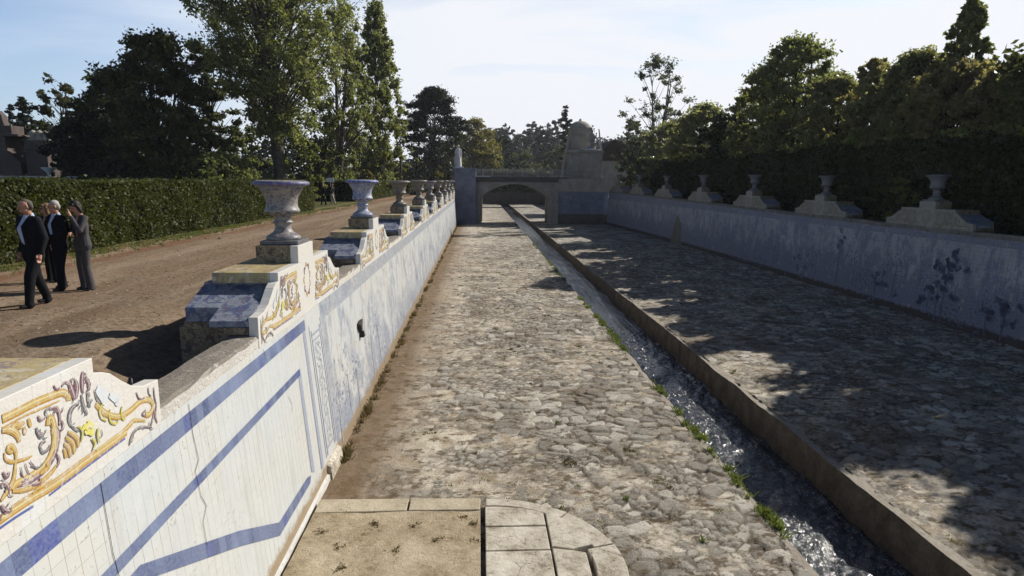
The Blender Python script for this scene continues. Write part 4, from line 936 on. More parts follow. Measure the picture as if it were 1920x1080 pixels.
def monument():
    r = empty('monument', (0, 0, 0)); tag(r, 'tall stone fountain monument with a domed top above the right end of the bridge', 'monument')
    y = BY+1.2
    m = MB(); m.box(10.7, 15.2, y, y+4, 5.45, 5.75); m.box(11.0, 15.0, y+.1, y+3.8, 5.75, 8.55); m.box(11.4, 14.6, y+.02, y+.1, 6.2, 8.2); m.box(10.8, 15.2, y-.1, y+3.9, 8.55, 8.82); m.build('pedestal', M['monument'], r, bevel=.04)
    m = MB(); m.prism([(10.5, 5.45), (12.2, 5.45), (12.2, 12.0), (11.5, 11.6), (11.2, 9.6), (10.9, 8.2)], 'y', y+3, y+5.5); m.box(11.5, 13.9, y+2.4, y+4.6, 8.82, 11.55); m.box(11.75, 12.6, y+2.3, y+2.4, 9.2, 10.8); m.box(11.35, 14.05, y+2.3, y+4.7, 11.45, 11.75); m.build('tower', M['monument'], r, bevel=.05)
    m = MB(); m.lathe([(1.3, 11.75), (1.22, 12.05), (1.0, 12.3), (.65, 12.5), (.2, 12.6), (.12, 12.85), (0, 12.9)], 20, c=(12.7, y+3.5, 0)); m.build('dome', M['bridge_light'], r, smooth=True)
    m = MB(); m.lathe([(0, 8.82), (1.15, 8.82), (1.3, 8.95), (.6, 9.05), (.25, 9.15), (.2, 9.4), (0, 9.4)], 20, c=(13.6, y+.8, 0)); m.build('basin', M['statue'], r, smooth=True)
    m = MB(); m.prism([(14.75, 8.82), (15.0, 8.82), (14.55, 11.4), (14.45, 11.4)], 'y', y+.3, y+.5); m.build('slanting_fin', M['statue'], r)
monument()

# ================================================================ figures: parts are unions of tapered capsules, remeshed into one skin
def blob_mesh(name, caps, mat, parent, vox=.012, smooth=2, balls=()):
    bm = bmesh.new()
    def ball(c, r, sc_=(1, 1, 1), seg=12):
        res = bmesh.ops.create_icosphere(bm, subdivisions=2, radius=1.0, matrix=Matrix.Translation(Vector(c)) @ Matrix.Diagonal((r*sc_[0], r*sc_[1], r*sc_[2], 1)))
    for (a, b_, ra, rb, *fl) in caps:
        a = Vector(a); b_ = Vector(b_); f = fl[0] if fl else 1.0     # f: depth squash along y
        n = max(2, int((b_-a).length/(min(ra, rb)*.6))+1); d = (b_-a)
        dn = d.normalized() if d.length > 1e-6 else Vector((0, 0, 1))
        s = dn.cross(Vector((0, 1, 0)) if abs(dn.y) < .9 else Vector((1, 0, 0))).normalized(); t = dn.cross(s)
        rings = []
        for k in range(n+1):
            q = k/n; rr = ra+(rb-ra)*q; c = a+d*q; ring = []
            for j in range(12):
                an = j*math.pi/6; off = s*(rr*math.cos(an))+t*(rr*math.sin(an)); off.y *= f
                ring.append(bm.verts.new(c+off))
            rings.append(ring)
        for k in range(n):
            for j in range(12): bm.faces.new((rings[k][j], rings[k][(j+1) % 12], rings[k+1][(j+1) % 12], rings[k+1][j]))
        bm.faces.new(rings[0][::-1]); bm.faces.new(rings[-1])
        ball(a, ra*.995, (1, f, 1)); ball(b_, rb*.995, (1, f, 1))
    for (c, sc_) in balls: ball(c, 1.0, sc_)
    bmesh.ops.recalc_face_normals(bm, faces=bm.faces)
    me = bpy.data.meshes.new(name); bm.to_mesh(me); bm.free(); me.materials.append(mat)
    o = bpy.data.objects.new(name, me); link(o, parent)
    md = o.modifiers.new('remesh', 'REMESH'); md.mode = 'VOXEL'; md.voxel_size = vox; md.use_smooth_shade = True
    if smooth: ms = o.modifiers.new('smooth', 'SMOOTH'); ms.factor = .5; ms.iterations = smooth
    return o
M['skin'] = flat('skin', (.42, .22, .15), .55, .3, .12, 30)
M['eye'] = flat('dark_eye', (.02, .015, .012), .3, .5)
M['suit_black'] = flat('black_suit_cloth', (.010, .011, .014), .85, .15, .3, 20, .01)
M['suit_navy'] = flat('dark_navy_suit_cloth', (.011, .012, .017), .85, .15, .3, 20, .01)
M['suit_grey'] = flat('grey_pinstripe_cloth', (.075, .070, .075), .85, .15, .25, 30, .01)
M['shirt'] = flat('pale_blue_shirt', (.42, .48, .66), .8, .2, .08, 20)
M['hair_grey'] = flat('white_grey_hair', (.38, .36, .34), .7, .3, .3, 60)
M['hair_dark'] = flat('dark_hair', (.02, .015, .012), .6, .3, .4, 60)
M['hair_brown'] = flat('blond_brown_hair', (.16, .10, .05), .6, .3, .4, 60)
M['hair_thin'] = flat('thin_grey_brown_hair', (.10, .085, .07), .7, .3, .4, 60)
M['shoe'] = flat('polished_black_leather', (.012, .011, .011), .25, .6, .2, 10)
M['beige'] = flat('beige_trousers', (.42, .38, .32), .85, .2, .15, 20)
def hand(wr, el, sidev, curl=.5, s=1.0):
    """palm, four fingers and a thumb as capsules continuing the forearm"""
    wr = Vector(wr); el = Vector(el); d = (wr-el).normalized(); sv = Vector(sidev).normalized(); sv = (sv-d*sv.dot(d)).normalized(); nv = d.cross(sv)
    caps = [(wr, wr+d*.085*s, .026*s, .036*s)]
    for k, (o_, l) in enumerate(((-.030, .068), (-.010, .078), (.010, .072), (.029, .056))):
        b0 = wr+d*.10*s+sv*o_*s; b1 = b0+(d*math.cos(curl*.6)+nv*math.sin(curl*.6))*l*.5*s; b2 = b1+(d*math.cos(curl*1.5)+nv*math.sin(curl*1.5))*l*.5*s
        caps += [(b0-d*.02*s, b1, .0095*s, .009*s), (b1, b2, .009*s, .0075*s)]
    t0 = wr+d*.035*s-sv*.028*s; t1 = t0+(d*.6-sv*.7+nv*.2).normalized()*.035*s; caps += [(t0, t1, .013*s, .011*s), (t1, t1+(d+nv*.4).normalized()*.032*s, .0105*s, .009*s)]
    return caps
def person(loc, rz, H, J, mats, label, group=None, build=1.0, female=False, hairstyle='short', glasses=False, vox=.011, jacket_len=.80, openfront=True, flare=0.0, face=True):
    """local frame: the figure faces -y, +x is the viewer's right"""
    r = empty('person', loc, rz); tag(r, label, 'person', group); r.scale = (H/1.75,)*3
    g_ = lambda k: Vector(J[k])
    hd = g_('head'); look = J.get('look', 0.0); Rm = Matrix.Rotation(look, 3, 'Z'); tilt = Matrix.Rotation(J.get('nod', 0.0), 3, 'X')
    hp = lambda x, y, z: hd+Rm @ (tilt @ Vector((x, y, z)))
    sk = [(g_('neck'), hd+Vector((0, .01, -.06)), .058, .056)]
    sk += [(g_('pelvis'), g_('chest'), .11, .12, .75), (g_('chest'), g_('neck'), .12, .055, .8)]
    for s in ('L', 'R'):
        sk += [(g_('sho'+s), g_('elb'+s), .045, .037), (g_('elb'+s), g_('wri'+s), .036, .027), (g_('hip'+s), g_('kne'+s), .07, .05), (g_('kne'+s), g_('ank'+s), .048, .036), (g_('chest'), g_('sho'+s), .08, .05)]
        sk += hand(g_('wri'+s), g_('elb'+s), J.get('palm'+s, (0, 1, 0)), J.get('curl'+s, .5))
    balls = [(hp(0, .005, .03), (.074, .092, .095)), (hp(0, -.02, -.045), (.058, .068, .062)), (hp(0, -.045, -.082), (.030, .028, .022))]
    sk += [(hp(0, -.088, .02), hp(0, -.112, -.022), .009, .014), (hp(-.030, -.082, .034), hp(.030, -.082, .034), .012, .012), (hp(-.018, -.088, -.055), hp(.018, -.088, -.055), .009, .009),
           (hp(-.075, .005, .02), hp(-.077, .01, -.02), .013, .010), (hp(.075, .005, .02), hp(.077, .01, -.02), .013, .010)]
    blob_mesh('body', sk, M['skin'], r, vox*.75, 1, balls)
    if face:
        m = MB()
        for s in (-1, 1):
            c = hp(s*.031, -.086, .014); m.lathe([(0, -.006), (.010, -.004), (.012, 0), (.010, .004), (0, .006)], 8, c=c)
        m.build('eyes', M['eye'], r, smooth=True)
        blob_mesh('mouth', [(hp(-.020, -.094, -.054), hp(.020, -.094, -.054), .005, .005)], flat('lips', (.25, .09, .07), .5), r, .004, 0)
    if glasses:
        blob_mesh('sunglasses', [(hp(-.045, -.088, .016), hp(-.015, -.094, .014), .017, .017, .5), (hp(.015, -.094, .014), hp(.045, -.088, .016), .017, .017, .5), (hp(-.07, -.02, .02), hp(-.045, -.085, .018), .005, .005), (hp(.07, -.02, .02), hp(.045, -.085, .018), .005, .005), (hp(-.02, -.095, .018), hp(.02, -.095, .018), .006, .006)], M['eye'], r, .005, 0)
    # hair
    if hairstyle == 'short': hb = [(hp(0, .022, .062), (.080, .088, .078)), (hp(0, .055, .0), (.074, .055, .075))]; hc = []
    elif hairstyle == 'thin': hb = [(hp(0, .045, .035), (.081, .068, .075)), (hp(0, .06, -.01), (.074, .045, .06)), (hp(0, .02, .085), (.062, .065, .045))]; hc = []
    else: hb = [(hp(0, .018, .058), (.090, .098, .088)), (hp(0, .055, -.02), (.092, .06, .10))]; hc = [(hp(-.07, .0, .03), hp(-.075, .02, -.10), .03, .035), (hp(.07, .0, .03), hp(.075, .02, -.10), .03, .035), (hp(-.05, -.06, .085), hp(.05, -.065, .08), .025, .025)]
    blob_mesh('hair', hc, mats['hair'], r, vox*.8, 1, hb)
    B_ = build; tor = []
    pel, ch, nk = g_('pelvis'), g_('chest'), g_('neck')
    hipw = .125*B_ if not female else .135; cw = .15*B_ if not female else .125
    wst = pel.lerp(ch, .42)
    for sx in (-1, 1):
        dx = Vector((sx*.055, 0, 0))
        tor += [(pel+dx*1.1+Vector((0, 0, jacket_len-.86)), wst+dx, hipw+flare, hipw*(.82 if female else 1.0), .82), (wst+dx, ch+dx, hipw*(.82 if female else 1.0), cw, .80)]
    for s in ('L', 'R'):
        S = g_('sho'+s); tor += [(ch+Vector((0, 0, .05)), S, cw*.75, .068*B_, .85), (nk+Vector((0, .01, -.05)), S+Vector((0, 0, -.005)), .062, .066, .95),
               (S, g_('elb'+s), .068*B_, .053*B_), (g_('elb'+s), g_('wri'+s)+(g_('elb'+s)-g_('wri'+s))*.06, .052*B_, .042*B_)]
    blob_mesh('jacket', tor, mats['jacket'], r, vox, 2)
    if openfront:
        # strip of shirt shown between the lapels, and its collar
        dp = .155*B_
        fy = lambda c, k: Vector((c.x, c.y-k, c.z))
        top_ = fy(nk, .058)+Vector((0, 0, -.01)); mid = fy(ch, cw*.80+.012); lo = fy(wst, hipw*.80+.010); bot = fy(pel, hipw*.80+flare)+Vector((0, 0, .08))
        blob_mesh('shirt', [(top_, mid, .045, .052, .35), (mid, lo, .052, .040, .35), (lo, bot, .040, .012, .35), (nk+Vector((-.045, -.03, .0)), nk+Vector((.0, -.062, -.035)), .018, .016), (nk+Vector((.045, -.03, .0)), nk+Vector((.0, -.062, -.035)), .018, .016), (nk+Vector((0, .012, .005)), nk+Vector((0, .012, -.03)), .062, .066)], mats['shirt'], r, vox*.8, 1)
        lap = []
        for sx in (-1, 1): lap += [(nk+Vector((sx*.062, -.02, 0)), mid+Vector((sx*.075, .012, .04)), .022, .034, .5), (mid+Vector((sx*.075, .012, .04)), lo+Vector((sx*.05, .006, 0)), .034, .02, .5)]
        blob_mesh('lapels', lap, mats['jacket'], r, vox*.8, 1)
    tr = [(pel+Vector((-.03, 0, -.02)), pel+Vector((.03, 0, .06)), .135*B_, .13*B_, .8)]
    for s in ('L', 'R'):
        kn, an = g_('kne'+s), g_('ank'+s)
        tr += [(g_('hip'+s), kn, .092*B_, .072*B_), (kn, an+Vector((0, 0, .02)), .071*B_, .064+flare*.6), (an+Vector((0, 0, .03)), an+Vector((0, -.008, -.045)), .062+flare*.6, .066+flare*.7)]
    blob_mesh('trousers', tr, mats['trousers'], r, vox, 2)
    for s in ('L', 'R'):
        an = g_('ank'+s); td = Vector(J.get('toe'+s, (0, -1, 0))).normalized(); z0 = an.z-.085
        a_ = Vector((an.x, an.y, z0+.04))-td*.04; b_ = Vector((an.x, an.y, z0+.034))+td*.13
        blob_mesh('shoe', [(a_, b_, .042, .032), (a_+Vector((0, 0, .02)), a_+td*.05+Vector((0, 0, .02)), .042, .036)], M['shoe'], r, vox*.8, 1)
    return r
def pose(**k):
    J = dict(head=(0, -.015, 1.64), neck=(0, 0, 1.49), chest=(0, 0, 1.28), pelvis=(0, 0, .95),
             shoL=(-.185, 0, 1.425), shoR=(.185, 0, 1.425), elbL=(-.24, .02, 1.13), elbR=(.24, .02, 1.13), wriL=(-.25, -.05, .89), wriR=(.25, -.05, .89),
             hipL=(-.095, 0, .90), hipR=(.095, 0, .90), kneL=(-.11, -.02, .49), kneR=(.11, -.02, .49), ankL=(-.12, 0, .085), ankR=(.12, 0, .085))
    J.update(k); return J
def zf(x, y): return float(path_z(np.array([x]), np.array([y]))[0])
# the walking man in front: heading to the left of the picture and a little towards us
x_, y_ = -7.72, 11.45
person((x_, y_, zf(x_, y_)-.0), rad(-26), 1.84, pose(head=(.01, -.05, 1.635), look=rad(-16), nod=rad(10), chest=(0, -.02, 1.28), shoR=(.195, -.01, 1.42), shoL=(-.195, -.01, 1.42),
       elbR=(.26, .04, 1.13), wriR=(.27, -.05, .89), elbL=(-.25, .05, 1.14), wriL=(-.25, -.04, .90), kneL=(-.10, .06, .50), ankL=(-.11, .20, .10), kneR=(.10, -.15, .50), ankR=(.10, -.20, .085), palmR=(0, 1, 0)),
       dict(jacket=M['suit_black'], trousers=M['suit_black'], shirt=M['shirt'], hair=M['hair_thin']), 'tall heavy man in black suit and open blue shirt walking in front of the group', 'people walking together on the path', build=1.17, hairstyle='thin', vox=.012, jacket_len=.74)
x_, y_ = -8.38, 13.2
person((x_, y_, zf(x_, y_)), rad(-30), 1.76, pose(head=(0, -.03, 1.64), look=rad(-14), nod=rad(8), elbR=(.26, .04, 1.14), wriR=(.07, -.20, 1.06), elbL=(-.26, .04, 1.14), wriL=(-.05, -.21, 1.03), palmR=(0, 0, 1), palmL=(0, 0, 1), curlR=.9, curlL=.9,
       kneL=(-.12, .02, .49), ankL=(-.15, .08, .085), kneR=(.11, -.08, .49), ankR=(.14, -.12, .085)),
       dict(jacket=M['suit_navy'], trousers=M['suit_navy'], shirt=M['shirt'], hair=M['hair_grey']), 'white haired man in dark suit with hands joined, behind the walking man', 'people walking together on the path', build=1.08, vox=.012, jacket_len=.76)
x_, y_ = -7.90, 13.15
person((x_, y_, zf(x_, y_)), rad(-32), 1.78, pose(head=(-.03, -.05, 1.63), look=rad(8), nod=rad(22), shoR=(.165, 0, 1.42), shoL=(-.165, 0, 1.42), elbR=(.23, -.14, 1.19), wriR=(.05, -.19, 1.46), elbL=(-.22, -.05, 1.15), wriL=(.10, -.23, 1.14), palmR=(1, 0, 0), palmL=(0, 0, 1), curlR=.7, curlL=.8,
       kneL=(-.09, -.03, .49), ankL=(-.10, .02, .085), kneR=(.10, -.02, .49), ankR=(.15, 0, .085)),
       dict(jacket=M['suit_grey'], trousers=M['suit_grey'], shirt=M['suit_grey'], hair=M['hair_dark']), 'woman in grey trouser suit holding one hand up to her face', 'people walking together on the path', build=.95, female=True, hairstyle='long', vox=.012, jacket_len=.80, openfront=False, flare=.018)
x_, y_ = -9.15, 14.1
person((x_, y_, zf(x_, y_)), rad(-30), 1.66, pose(look=rad(-10)), dict(jacket=M['suit_black'], trousers=M['suit_black'], shirt=M['suit_black'], hair=M['hair_brown']), 'blond woman in sunglasses mostly hidden between the two suited men', 'people walking together on the path', build=.92, female=True, hairstyle='long', glasses=True, vox=.013, openfront=False)
x_, y_ = -13.75, 57.5
W1 = pose(kneL=(-.10, -.10, .50), ankL=(-.10, -.14, .09), kneR=(.10, .05, .49), ankR=(.11, .16, .10))
person((x_+.1, y_, zf(-12.5, y_)), rad(-60), 1.85, W1, dict(jacket=M['suit_black'], trousers=M['suit_black'], shirt=M['shirt'], hair=M['hair_grey']), 'distant man all in black standing by the far dark hedge', 'distant walkers on the path', vox=.025, face=False, openfront=False)
person((-13.05, 58.4, zf(-12.5, y_)), rad(60), 1.85, pose(kneL=(-.10, -.20, .50), ankL=(-.10, -.32, .10), kneR=(.10, .08, .49), ankR=(.11, .30, .11), elbR=(.28, .14, 1.16), wriR=(.30, .20, .95), elbL=(-.24, -.1, 1.15), wriL=(-.22, -.26, 1.0)),
       dict(jacket=M['suit_black'], trousers=M['beige'], shirt=M['shirt'], hair=M['hair_dark']), 'distant walker in dark top and pale trousers striding to the right', 'distant walkers on the path', vox=.025, face=False, openfront=False)
# sign behind them
m = MB(); m.box(-14.14, -13.46, 61.0, 61.04, 4.85, 5.25); s_ = m.build('sign_panel', M['statue'], fix=True); rr_ = empty('small_sign', (0, 0, 0)); tag(rr_, 'small white sign on a thin post by the far dark hedge', 'sign'); s_.parent = rr_
m = MB(); m.tube([(-13.8, 61.06, 2.8), (-13.8, 61.06, 5.0)], .03, 6); m.build('post', M['iron'], rr_)
# marble statue on the left pier: a draped standing figure
def statue(loc, rz, s, label):
    r = empty('statue', loc, rz); r.scale = (s,)*3; tag(r, label, 'statue')
    caps = [((0, .02, .02), (0, .02, .9), .30, .20, .8), ((-.06, .0, .1), (-.05, -.02, .9), .22, .16, .8), ((0, 0, .9), (0, 0, 1.35), .17, .18, .75), ((0, 0, 1.35), (.0, -.02, 1.52), .13, .05),
            ((-.18, 0, 1.42), (-.30, -.05, 1.15), .07, .055), ((-.30, -.05, 1.15), (-.12, -.2, 1.1), .05, .04), ((.18, 0, 1.42), (.27, .02, 1.12), .07, .055), ((.27, .02, 1.12), (.24, -.1, .88), .05, .04), ((-.18, 0, 1.42), (.18, 0, 1.42), .085, .085),
            ((.22, .05, .1), (.20, .05, 1.1), .10, .06), ((-.2, .08, 1.35), (-.25, .12, .2), .06, .10), ((.1, -.18, .1), (.03, -.15, .9), .05, .04), ((-.1, -.2, .1), (-.06, -.16, .8), .05, .04)]
    caps += hand((.24, -.1, .88), (.27, .02, 1.12), (0, 1, 0)) + hand((-.12, -.2, 1.1), (-.30, -.05, 1.15), (0, 0, 1))
    blob_mesh('figure', caps, M['statue'], r, .02, 2, [((0, -.04, 1.66), (.085, .10, .125)), ((0, .02, 1.72), (.10, .10, .09)), ((0, -.14, 1.65), (.02, .02, .03))])
    m = MB(); m.box(-.36, .36, -.32, .36, -.12, .03); m.build('plinth', M['statue'], r, bevel=.01)
    return r
statue((-2.45, BY-.35, 6.68), rad(20), 1.42, 'white marble draped statue standing on the left bridge pier')
def kneeling():
    r = empty('statue', (13.9, BY+1.9, 9.1)); tag(r, 'dark crouching stone figure on the ledge of the domed monument', 'statue')
    caps = [((0, 0, .1), (0, .2, .5), .35, .30), ((0, .2, .5), (-.15, 0, 1.5), .32, .38), ((-.15, 0, 1.5), (-.2, -.15, 1.9), .2, .1), ((.1, -.1, .4), (.55, -.5, .7), .2, .16), ((.55, -.5, .7), (.6, -.4, .05), .15, .1), ((-.35, 0, 1.45), (-.5, -.3, .9), .13, .1), ((-.5, -.3, .9), (-.1, -.55, .8), .1, .08), ((.15, 0, 1.5), (.5, -.3, 1.1), .13, .1), ((.5, -.3, 1.1), (.5, -.5, .75), .1, .08), ((-.2, .1, .2), (-.6, -.1, .1), .18, .12)]
    blob_mesh('figure', caps, M['bridge'], r, .05, 2, [((-.2, -.2, 2.05), (.16, .19, .22))])
kneeling()
# ================================================================ foliage
def rand_quads(C_, size, flat_=0.0, aspect=1.6, up_=None):
    """leaf shaped quads at centres C_ (n,3); returns V,F"""
    n = len(C_)
    a = rng.normal(size=(n, 3)); 
    if up_ is not None: a = a*(1-flat_)+np.asarray(up_)*flat_*2
    a /= np.linalg.norm(a, axis=1, keepdims=True)
    b_ = rng.normal(size=(n, 3)); b_ = np.cross(a, b_); b_ /= np.linalg.norm(b_, axis=1, keepdims=True)
    c = np.cross(a, b_); s = (np.asarray(size)*rng.uniform(.6, 1.35, n))[:, None]
    l = b_*s*aspect*.5; w_ = c*s*.5
    V = np.stack([C_-l, C_+w_-l*.1, C_+l, C_-w_-l*.1], 1).reshape(-1, 3)
    F = np.arange(n*4).reshape(n, 4)
    return V, F
def tree_mesh(seed, H, W_, kind, nclus, nleaf, lsize, base=.25, stems=1, dens=.5, droop=0.0):
    """unit tree rooted at the origin: returns a (trunk, crown) pair of numpy meshes"""
    R_ = np.random.default_rng(seed); rr = random.Random(seed)
    def env(t):    # crown half-width at relative height t (0 base of crown .. 1 top)
        if kind == 'lombardy': return W_/2*(.35+.65*math.sin(math.pi*min(1, t*.9+.12))**.8)*(1-.55*t**2.2)
        if kind == 'umbrella': return W_/2*(1-((t-.42)/.62)**2 if t > .42 else .45+.55*(t/.42)**.6)
        if kind == 'cone': return W_/2*(1-t)**.8+.12
        if kind == 'poplar': return W_/2*min(1.0, .30+1.7*t)*(1-.35*t**3)
        return W_/2*math.sin(math.pi*(t*.80+.16))**.7
    zb = H*base; stemsL = []
    for s in range(stems):
        a = rr.uniform(0, 6.28) if stems > 1 else 0; sp = (W_*.20 if stems > 1 else W_*.03)
        a = a if s else 1.0
        top = Vector((sp*math.cos(a+s*2.1)*rr.uniform(.6, 1.2), sp*math.sin(a+s*2.1), H*rr.uniform(.80, .96)))
        mid = Vector((top.x*.35, top.y*.35, H*.4))
        stemsL.append([Vector((0, 0, -.3)), Vector((top.x*.05, top.y*.05, H*.12)), mid, Vector((top.x*.8, top.y*.8, H*.68)), top])
    r0 = H*.017 if kind != 'lombardy' else H*.014
    m = MB()
    for s in stemsL: m.tube(s, [r0*1.5, r0*1.0, r0*.7, r0*.35, r0*.08], 7, cap=False)
    def stem_at(s, z):
        P = stemsL[s]
        for p, q in zip(P[:-1], P[1:]):
            if p.z <= z <= q.z: return p.lerp(q, (z-p.z)/(q.z-p.z))
        return P[-1]
    cl = []
    for k in range(nclus):
        t = rr.random()**(.85 if kind != 'umbrella' else .6); r_e = env(t); a = rr.uniform(0, 6.283)
        q = math.sqrt(rr.uniform(.12 if kind != 'lombardy' else .0, 1.0)); rad_ = r_e*q*rr.uniform(.75, 1.28)
        z = zb+(H-zb)*t*rr.uniform(.97, 1.03)
        cl.append(Vector((rad_*math.cos(a), rad_*math.sin(a), z)))
    C_ = []; 
    for c in cl:
        s = min(range(stems), key=lambda i: (stem_at(i, c.z*.8)-c).length)
        up_ = .62 if kind in ('lombardy', 'poplar') else (.80 if kind != 'umbrella' else .72)
        dist = (Vector((c.x, c.y, 0))).length; z0 = max(H*(.24 if kind == 'poplar' else .10), c.z-dist*(1.5 if kind == 'lombardy' else .95)-H*.04)
        p0 = stem_at(s, z0); mid = p0.lerp(c, .5)+Vector((0, 0, -.06*dist+.02*H)); rb = max(.012, r0*.28*(.3+dist/W_))
        m.tube([p0, mid, c], [rb, rb*.6, .008], 5, cap=False)
        puff = W_*(.055 if kind == 'lombardy' else .068)*rr.uniform(.5, 1.5); vz = 1.9 if kind in ('lombardy', 'poplar') else (.55 if kind in ('umbrella', 'cone') else .9)
        n = int(nleaf*1.9*rr.uniform(.5, 1.5))
        # twigs: leaves strung along short random shoots give an uneven, feathery outline
        for _ in range(max(2, n//9)):
            d = R_.normal(size=3); d[2] = abs(d[2])*vz-.2-droop; d /= np.linalg.norm(d); L = puff*R_.uniform(.6, 2.0)
            tt = R_.uniform(.1, 1, 9)[:, None]
            C_.append(np.array(c)+d*L*tt*np.array([1, 1, .5+.5*vz])+R_.normal(size=(9, 3))*puff*.16)
    C_ = np.concatenate(C_)
    V, F = rand_quads(C_, lsize*.68)
    return m, V, F
def plant_tree(name, px, Y, H, W_, kind, mat, nclus, nleaf, ls, label, group=None, zb=2.8, seed=1, bark='bark', base=.25, stems=1, X=None, cat='tree', lean=0.0, droop=0.0):
    x = PX(px, Y) if X is None else X
    m, V, F = tree_mesh(seed, H, W_, kind, nclus, nleaf, ls, base, stems, droop=droop)
    r = empty(name, (x, Y, zb), 0); r.rotation_euler = (0, lean, rng.uniform(0, 6.28)*(0 if lean else 1)); tag(r, label, cat, group)
    m.build('trunk', M[bark], r, smooth=True, fix=False)
    npmesh('crown', V, F, M[mat], r)
    return r
G = 'trees beyond the left hedge'
plant_tree('poplar_tree', 535, 62, 29, 14.5, 'poplar', 'leaf_poplar', 300, 150, .26, 'huge many-stemmed poplar with pale trunk, cut off by the top edge of the picture', G, seed=11, base=.17, stems=4)
plant_tree('poplar_tree', 640, 74, 20, 7.5, 'poplar', 'leaf_poplar', 120, 130, .26, 'thinner poplar between the huge poplar and the tall slender one', G, seed=12, base=.08, stems=2)
plant_tree('lombardy_poplar', 712, 84, 22.8, 7.8, 'lombardy', 'leaf_poplar', 230, 140, .27, 'tall slender poplar with wispy pointed top, tallest left of the bridge', G, seed=13, base=.06)
plant_tree('lombardy_poplar', 752, 96, 14, 4.5, 'lombardy', 'leaf_poplar', 45, 90, .30, 'lower slim poplar at the right foot of the tall slender one', G, seed=14, base=.05)
plant_tree('lombardy_poplar', 670, 98, 21, 7.0, 'lombardy', 'leaf_poplar', 80, 110, .30, 'fuller poplar standing behind and left of the tall slender one', G, seed=18, base=.06)
plant_tree('dark_pine', 812, 112, 17.4, 10.2, 'umbrella', 'leaf_dark', 150, 200, .30, 'black rounded pine with dense crown just left of the bridge', seed=15, bark='bark_dark', base=.18)
plant_tree('broadleaf_tree', 330, 58, 13.7, 8.6, 'round', 'leaf_mid', 170, 150, .26, 'biggest dark broadleaf tree left of the huge poplar', G, seed=21, bark='bark_dark', base=.12, stems=3)
plant_tree('broadleaf_tree', 245, 64, 11.4, 7.2, 'round', 'leaf_mid', 130, 150, .28, 'dark broadleaf tree in the middle of the left group', G, seed=22, bark='bark_dark', base=.10, stems=2)
plant_tree('broadleaf_tree', 155, 72, 12.6, 4.6, 'round', 'leaf_mid', 60, 90, .26, 'loose feathery tree at the left end of the dark group', G, seed=23, bark='bark_dark', base=.30, stems=2)
plant_tree('broadleaf_tree', 405, 78, 17.0, 7, 'round', 'leaf_mid', 130, 150, .32, 'dark tree filling in behind the huge poplar', G, seed=24, bark='bark_dark', base=.10, stems=2)
plant_tree('broadleaf_tree', 275, 84, 12, 12, 'round', 'leaf_dark', 130, 170, .34, 'darkest low tree at the back of the left group', G, seed=25, bark='bark_dark', base=.05)
plant_tree('broadleaf_tree', 195, 60, 7.5, 6.5, 'round', 'leaf_dark', 90, 150, .28, 'low dark tree in front at the left end of the group', G, seed=26, bark='bark_dark', base=.06)
plant_tree('autumn_tree', 885, 152, 15.4, 12.5, 'round', 'leaf_autumn', 110, 170, .42, 'yellow-green autumn tree behind the marble statue', seed=27, base=.03, stems=2)
for i, (px, Y, H, W_, mt, lab) in enumerate([(350, 56, 3.6, 5.5, 'leaf_mid', 'dark bush under the biggest broadleaf tree'), (430, 57, 4.2, 6, 'leaf_poplar', 'lighter bush just left of the huge poplar trunk'), (470, 66, 7.5, 6, 'leaf_poplar', 'sunlit leafy undergrowth left of the huge poplar trunk'), (585, 63, 6.0, 3.6, 'leaf_poplar', 'drooping yellow-green bush right of the huge poplar trunk'), (620, 80, 5.5, 8, 'leaf_mid', 'dark bush below the thinner poplar'), (560, 84, 8, 8, 'leaf_dark', 'very dark bush behind the huge poplar trunk'), (250, 54, 3.4, 6, 'leaf_dark', 'dark bush behind the left hedge below the middle tree'), (690, 76, 3.2, 1.9, 'leaf_autumn', 'small bright green bush at the foot of the tall slender poplar'), (822, 78, 3.8, 1.3, 'leaf_autumn', 'small bright bush below the black rounded pine'), (770, 100, 4.5, 9, 'leaf_dark', 'dark shrubs under the black rounded pine'), (165, 62, 4.5, 3, 'leaf_dark', 'dark bush beside the ruined fountain')]):
    plant_tree('bush', px, Y, H, W_, 'round', mt, 42, 120, .24, lab, seed=40+i, base=.02, bark='bark_dark', cat='bush')
for i, (px, Y, H, W_, lab) in enumerate([(38, 92, 12.5, 3.4, 'ragged leaning conifer behind the ruined fountain'), (75, 104, 13.2, 3.2, 'pointed grey conifer between two dark ones'), (97, 88, 12.2, 4.4, 'dark blunt conifer right of the ruined fountain')]):
    plant_tree('conifer', px, Y, H, W_, 'cone', 'leaf_dark', 80, 90, .26, lab, seed=60+i, base=.03, bark='bark_dark', lean=rad(-5) if i == 0 else 0)
plant_tree('bush', 4, 84, 7.0, 8, 'round', 'leaf_autumn', 60, 120, .34, 'yellow-green bush at the left edge of the picture', seed=64, base=.02, cat='bush')
plant_tree('bush', 116, 98, 9.8, 5, 'round', 'leaf_autumn', 40, 120, .34, 'yellow-green treetop right of the dark blunt conifer', seed=65, base=.02, cat='bush')
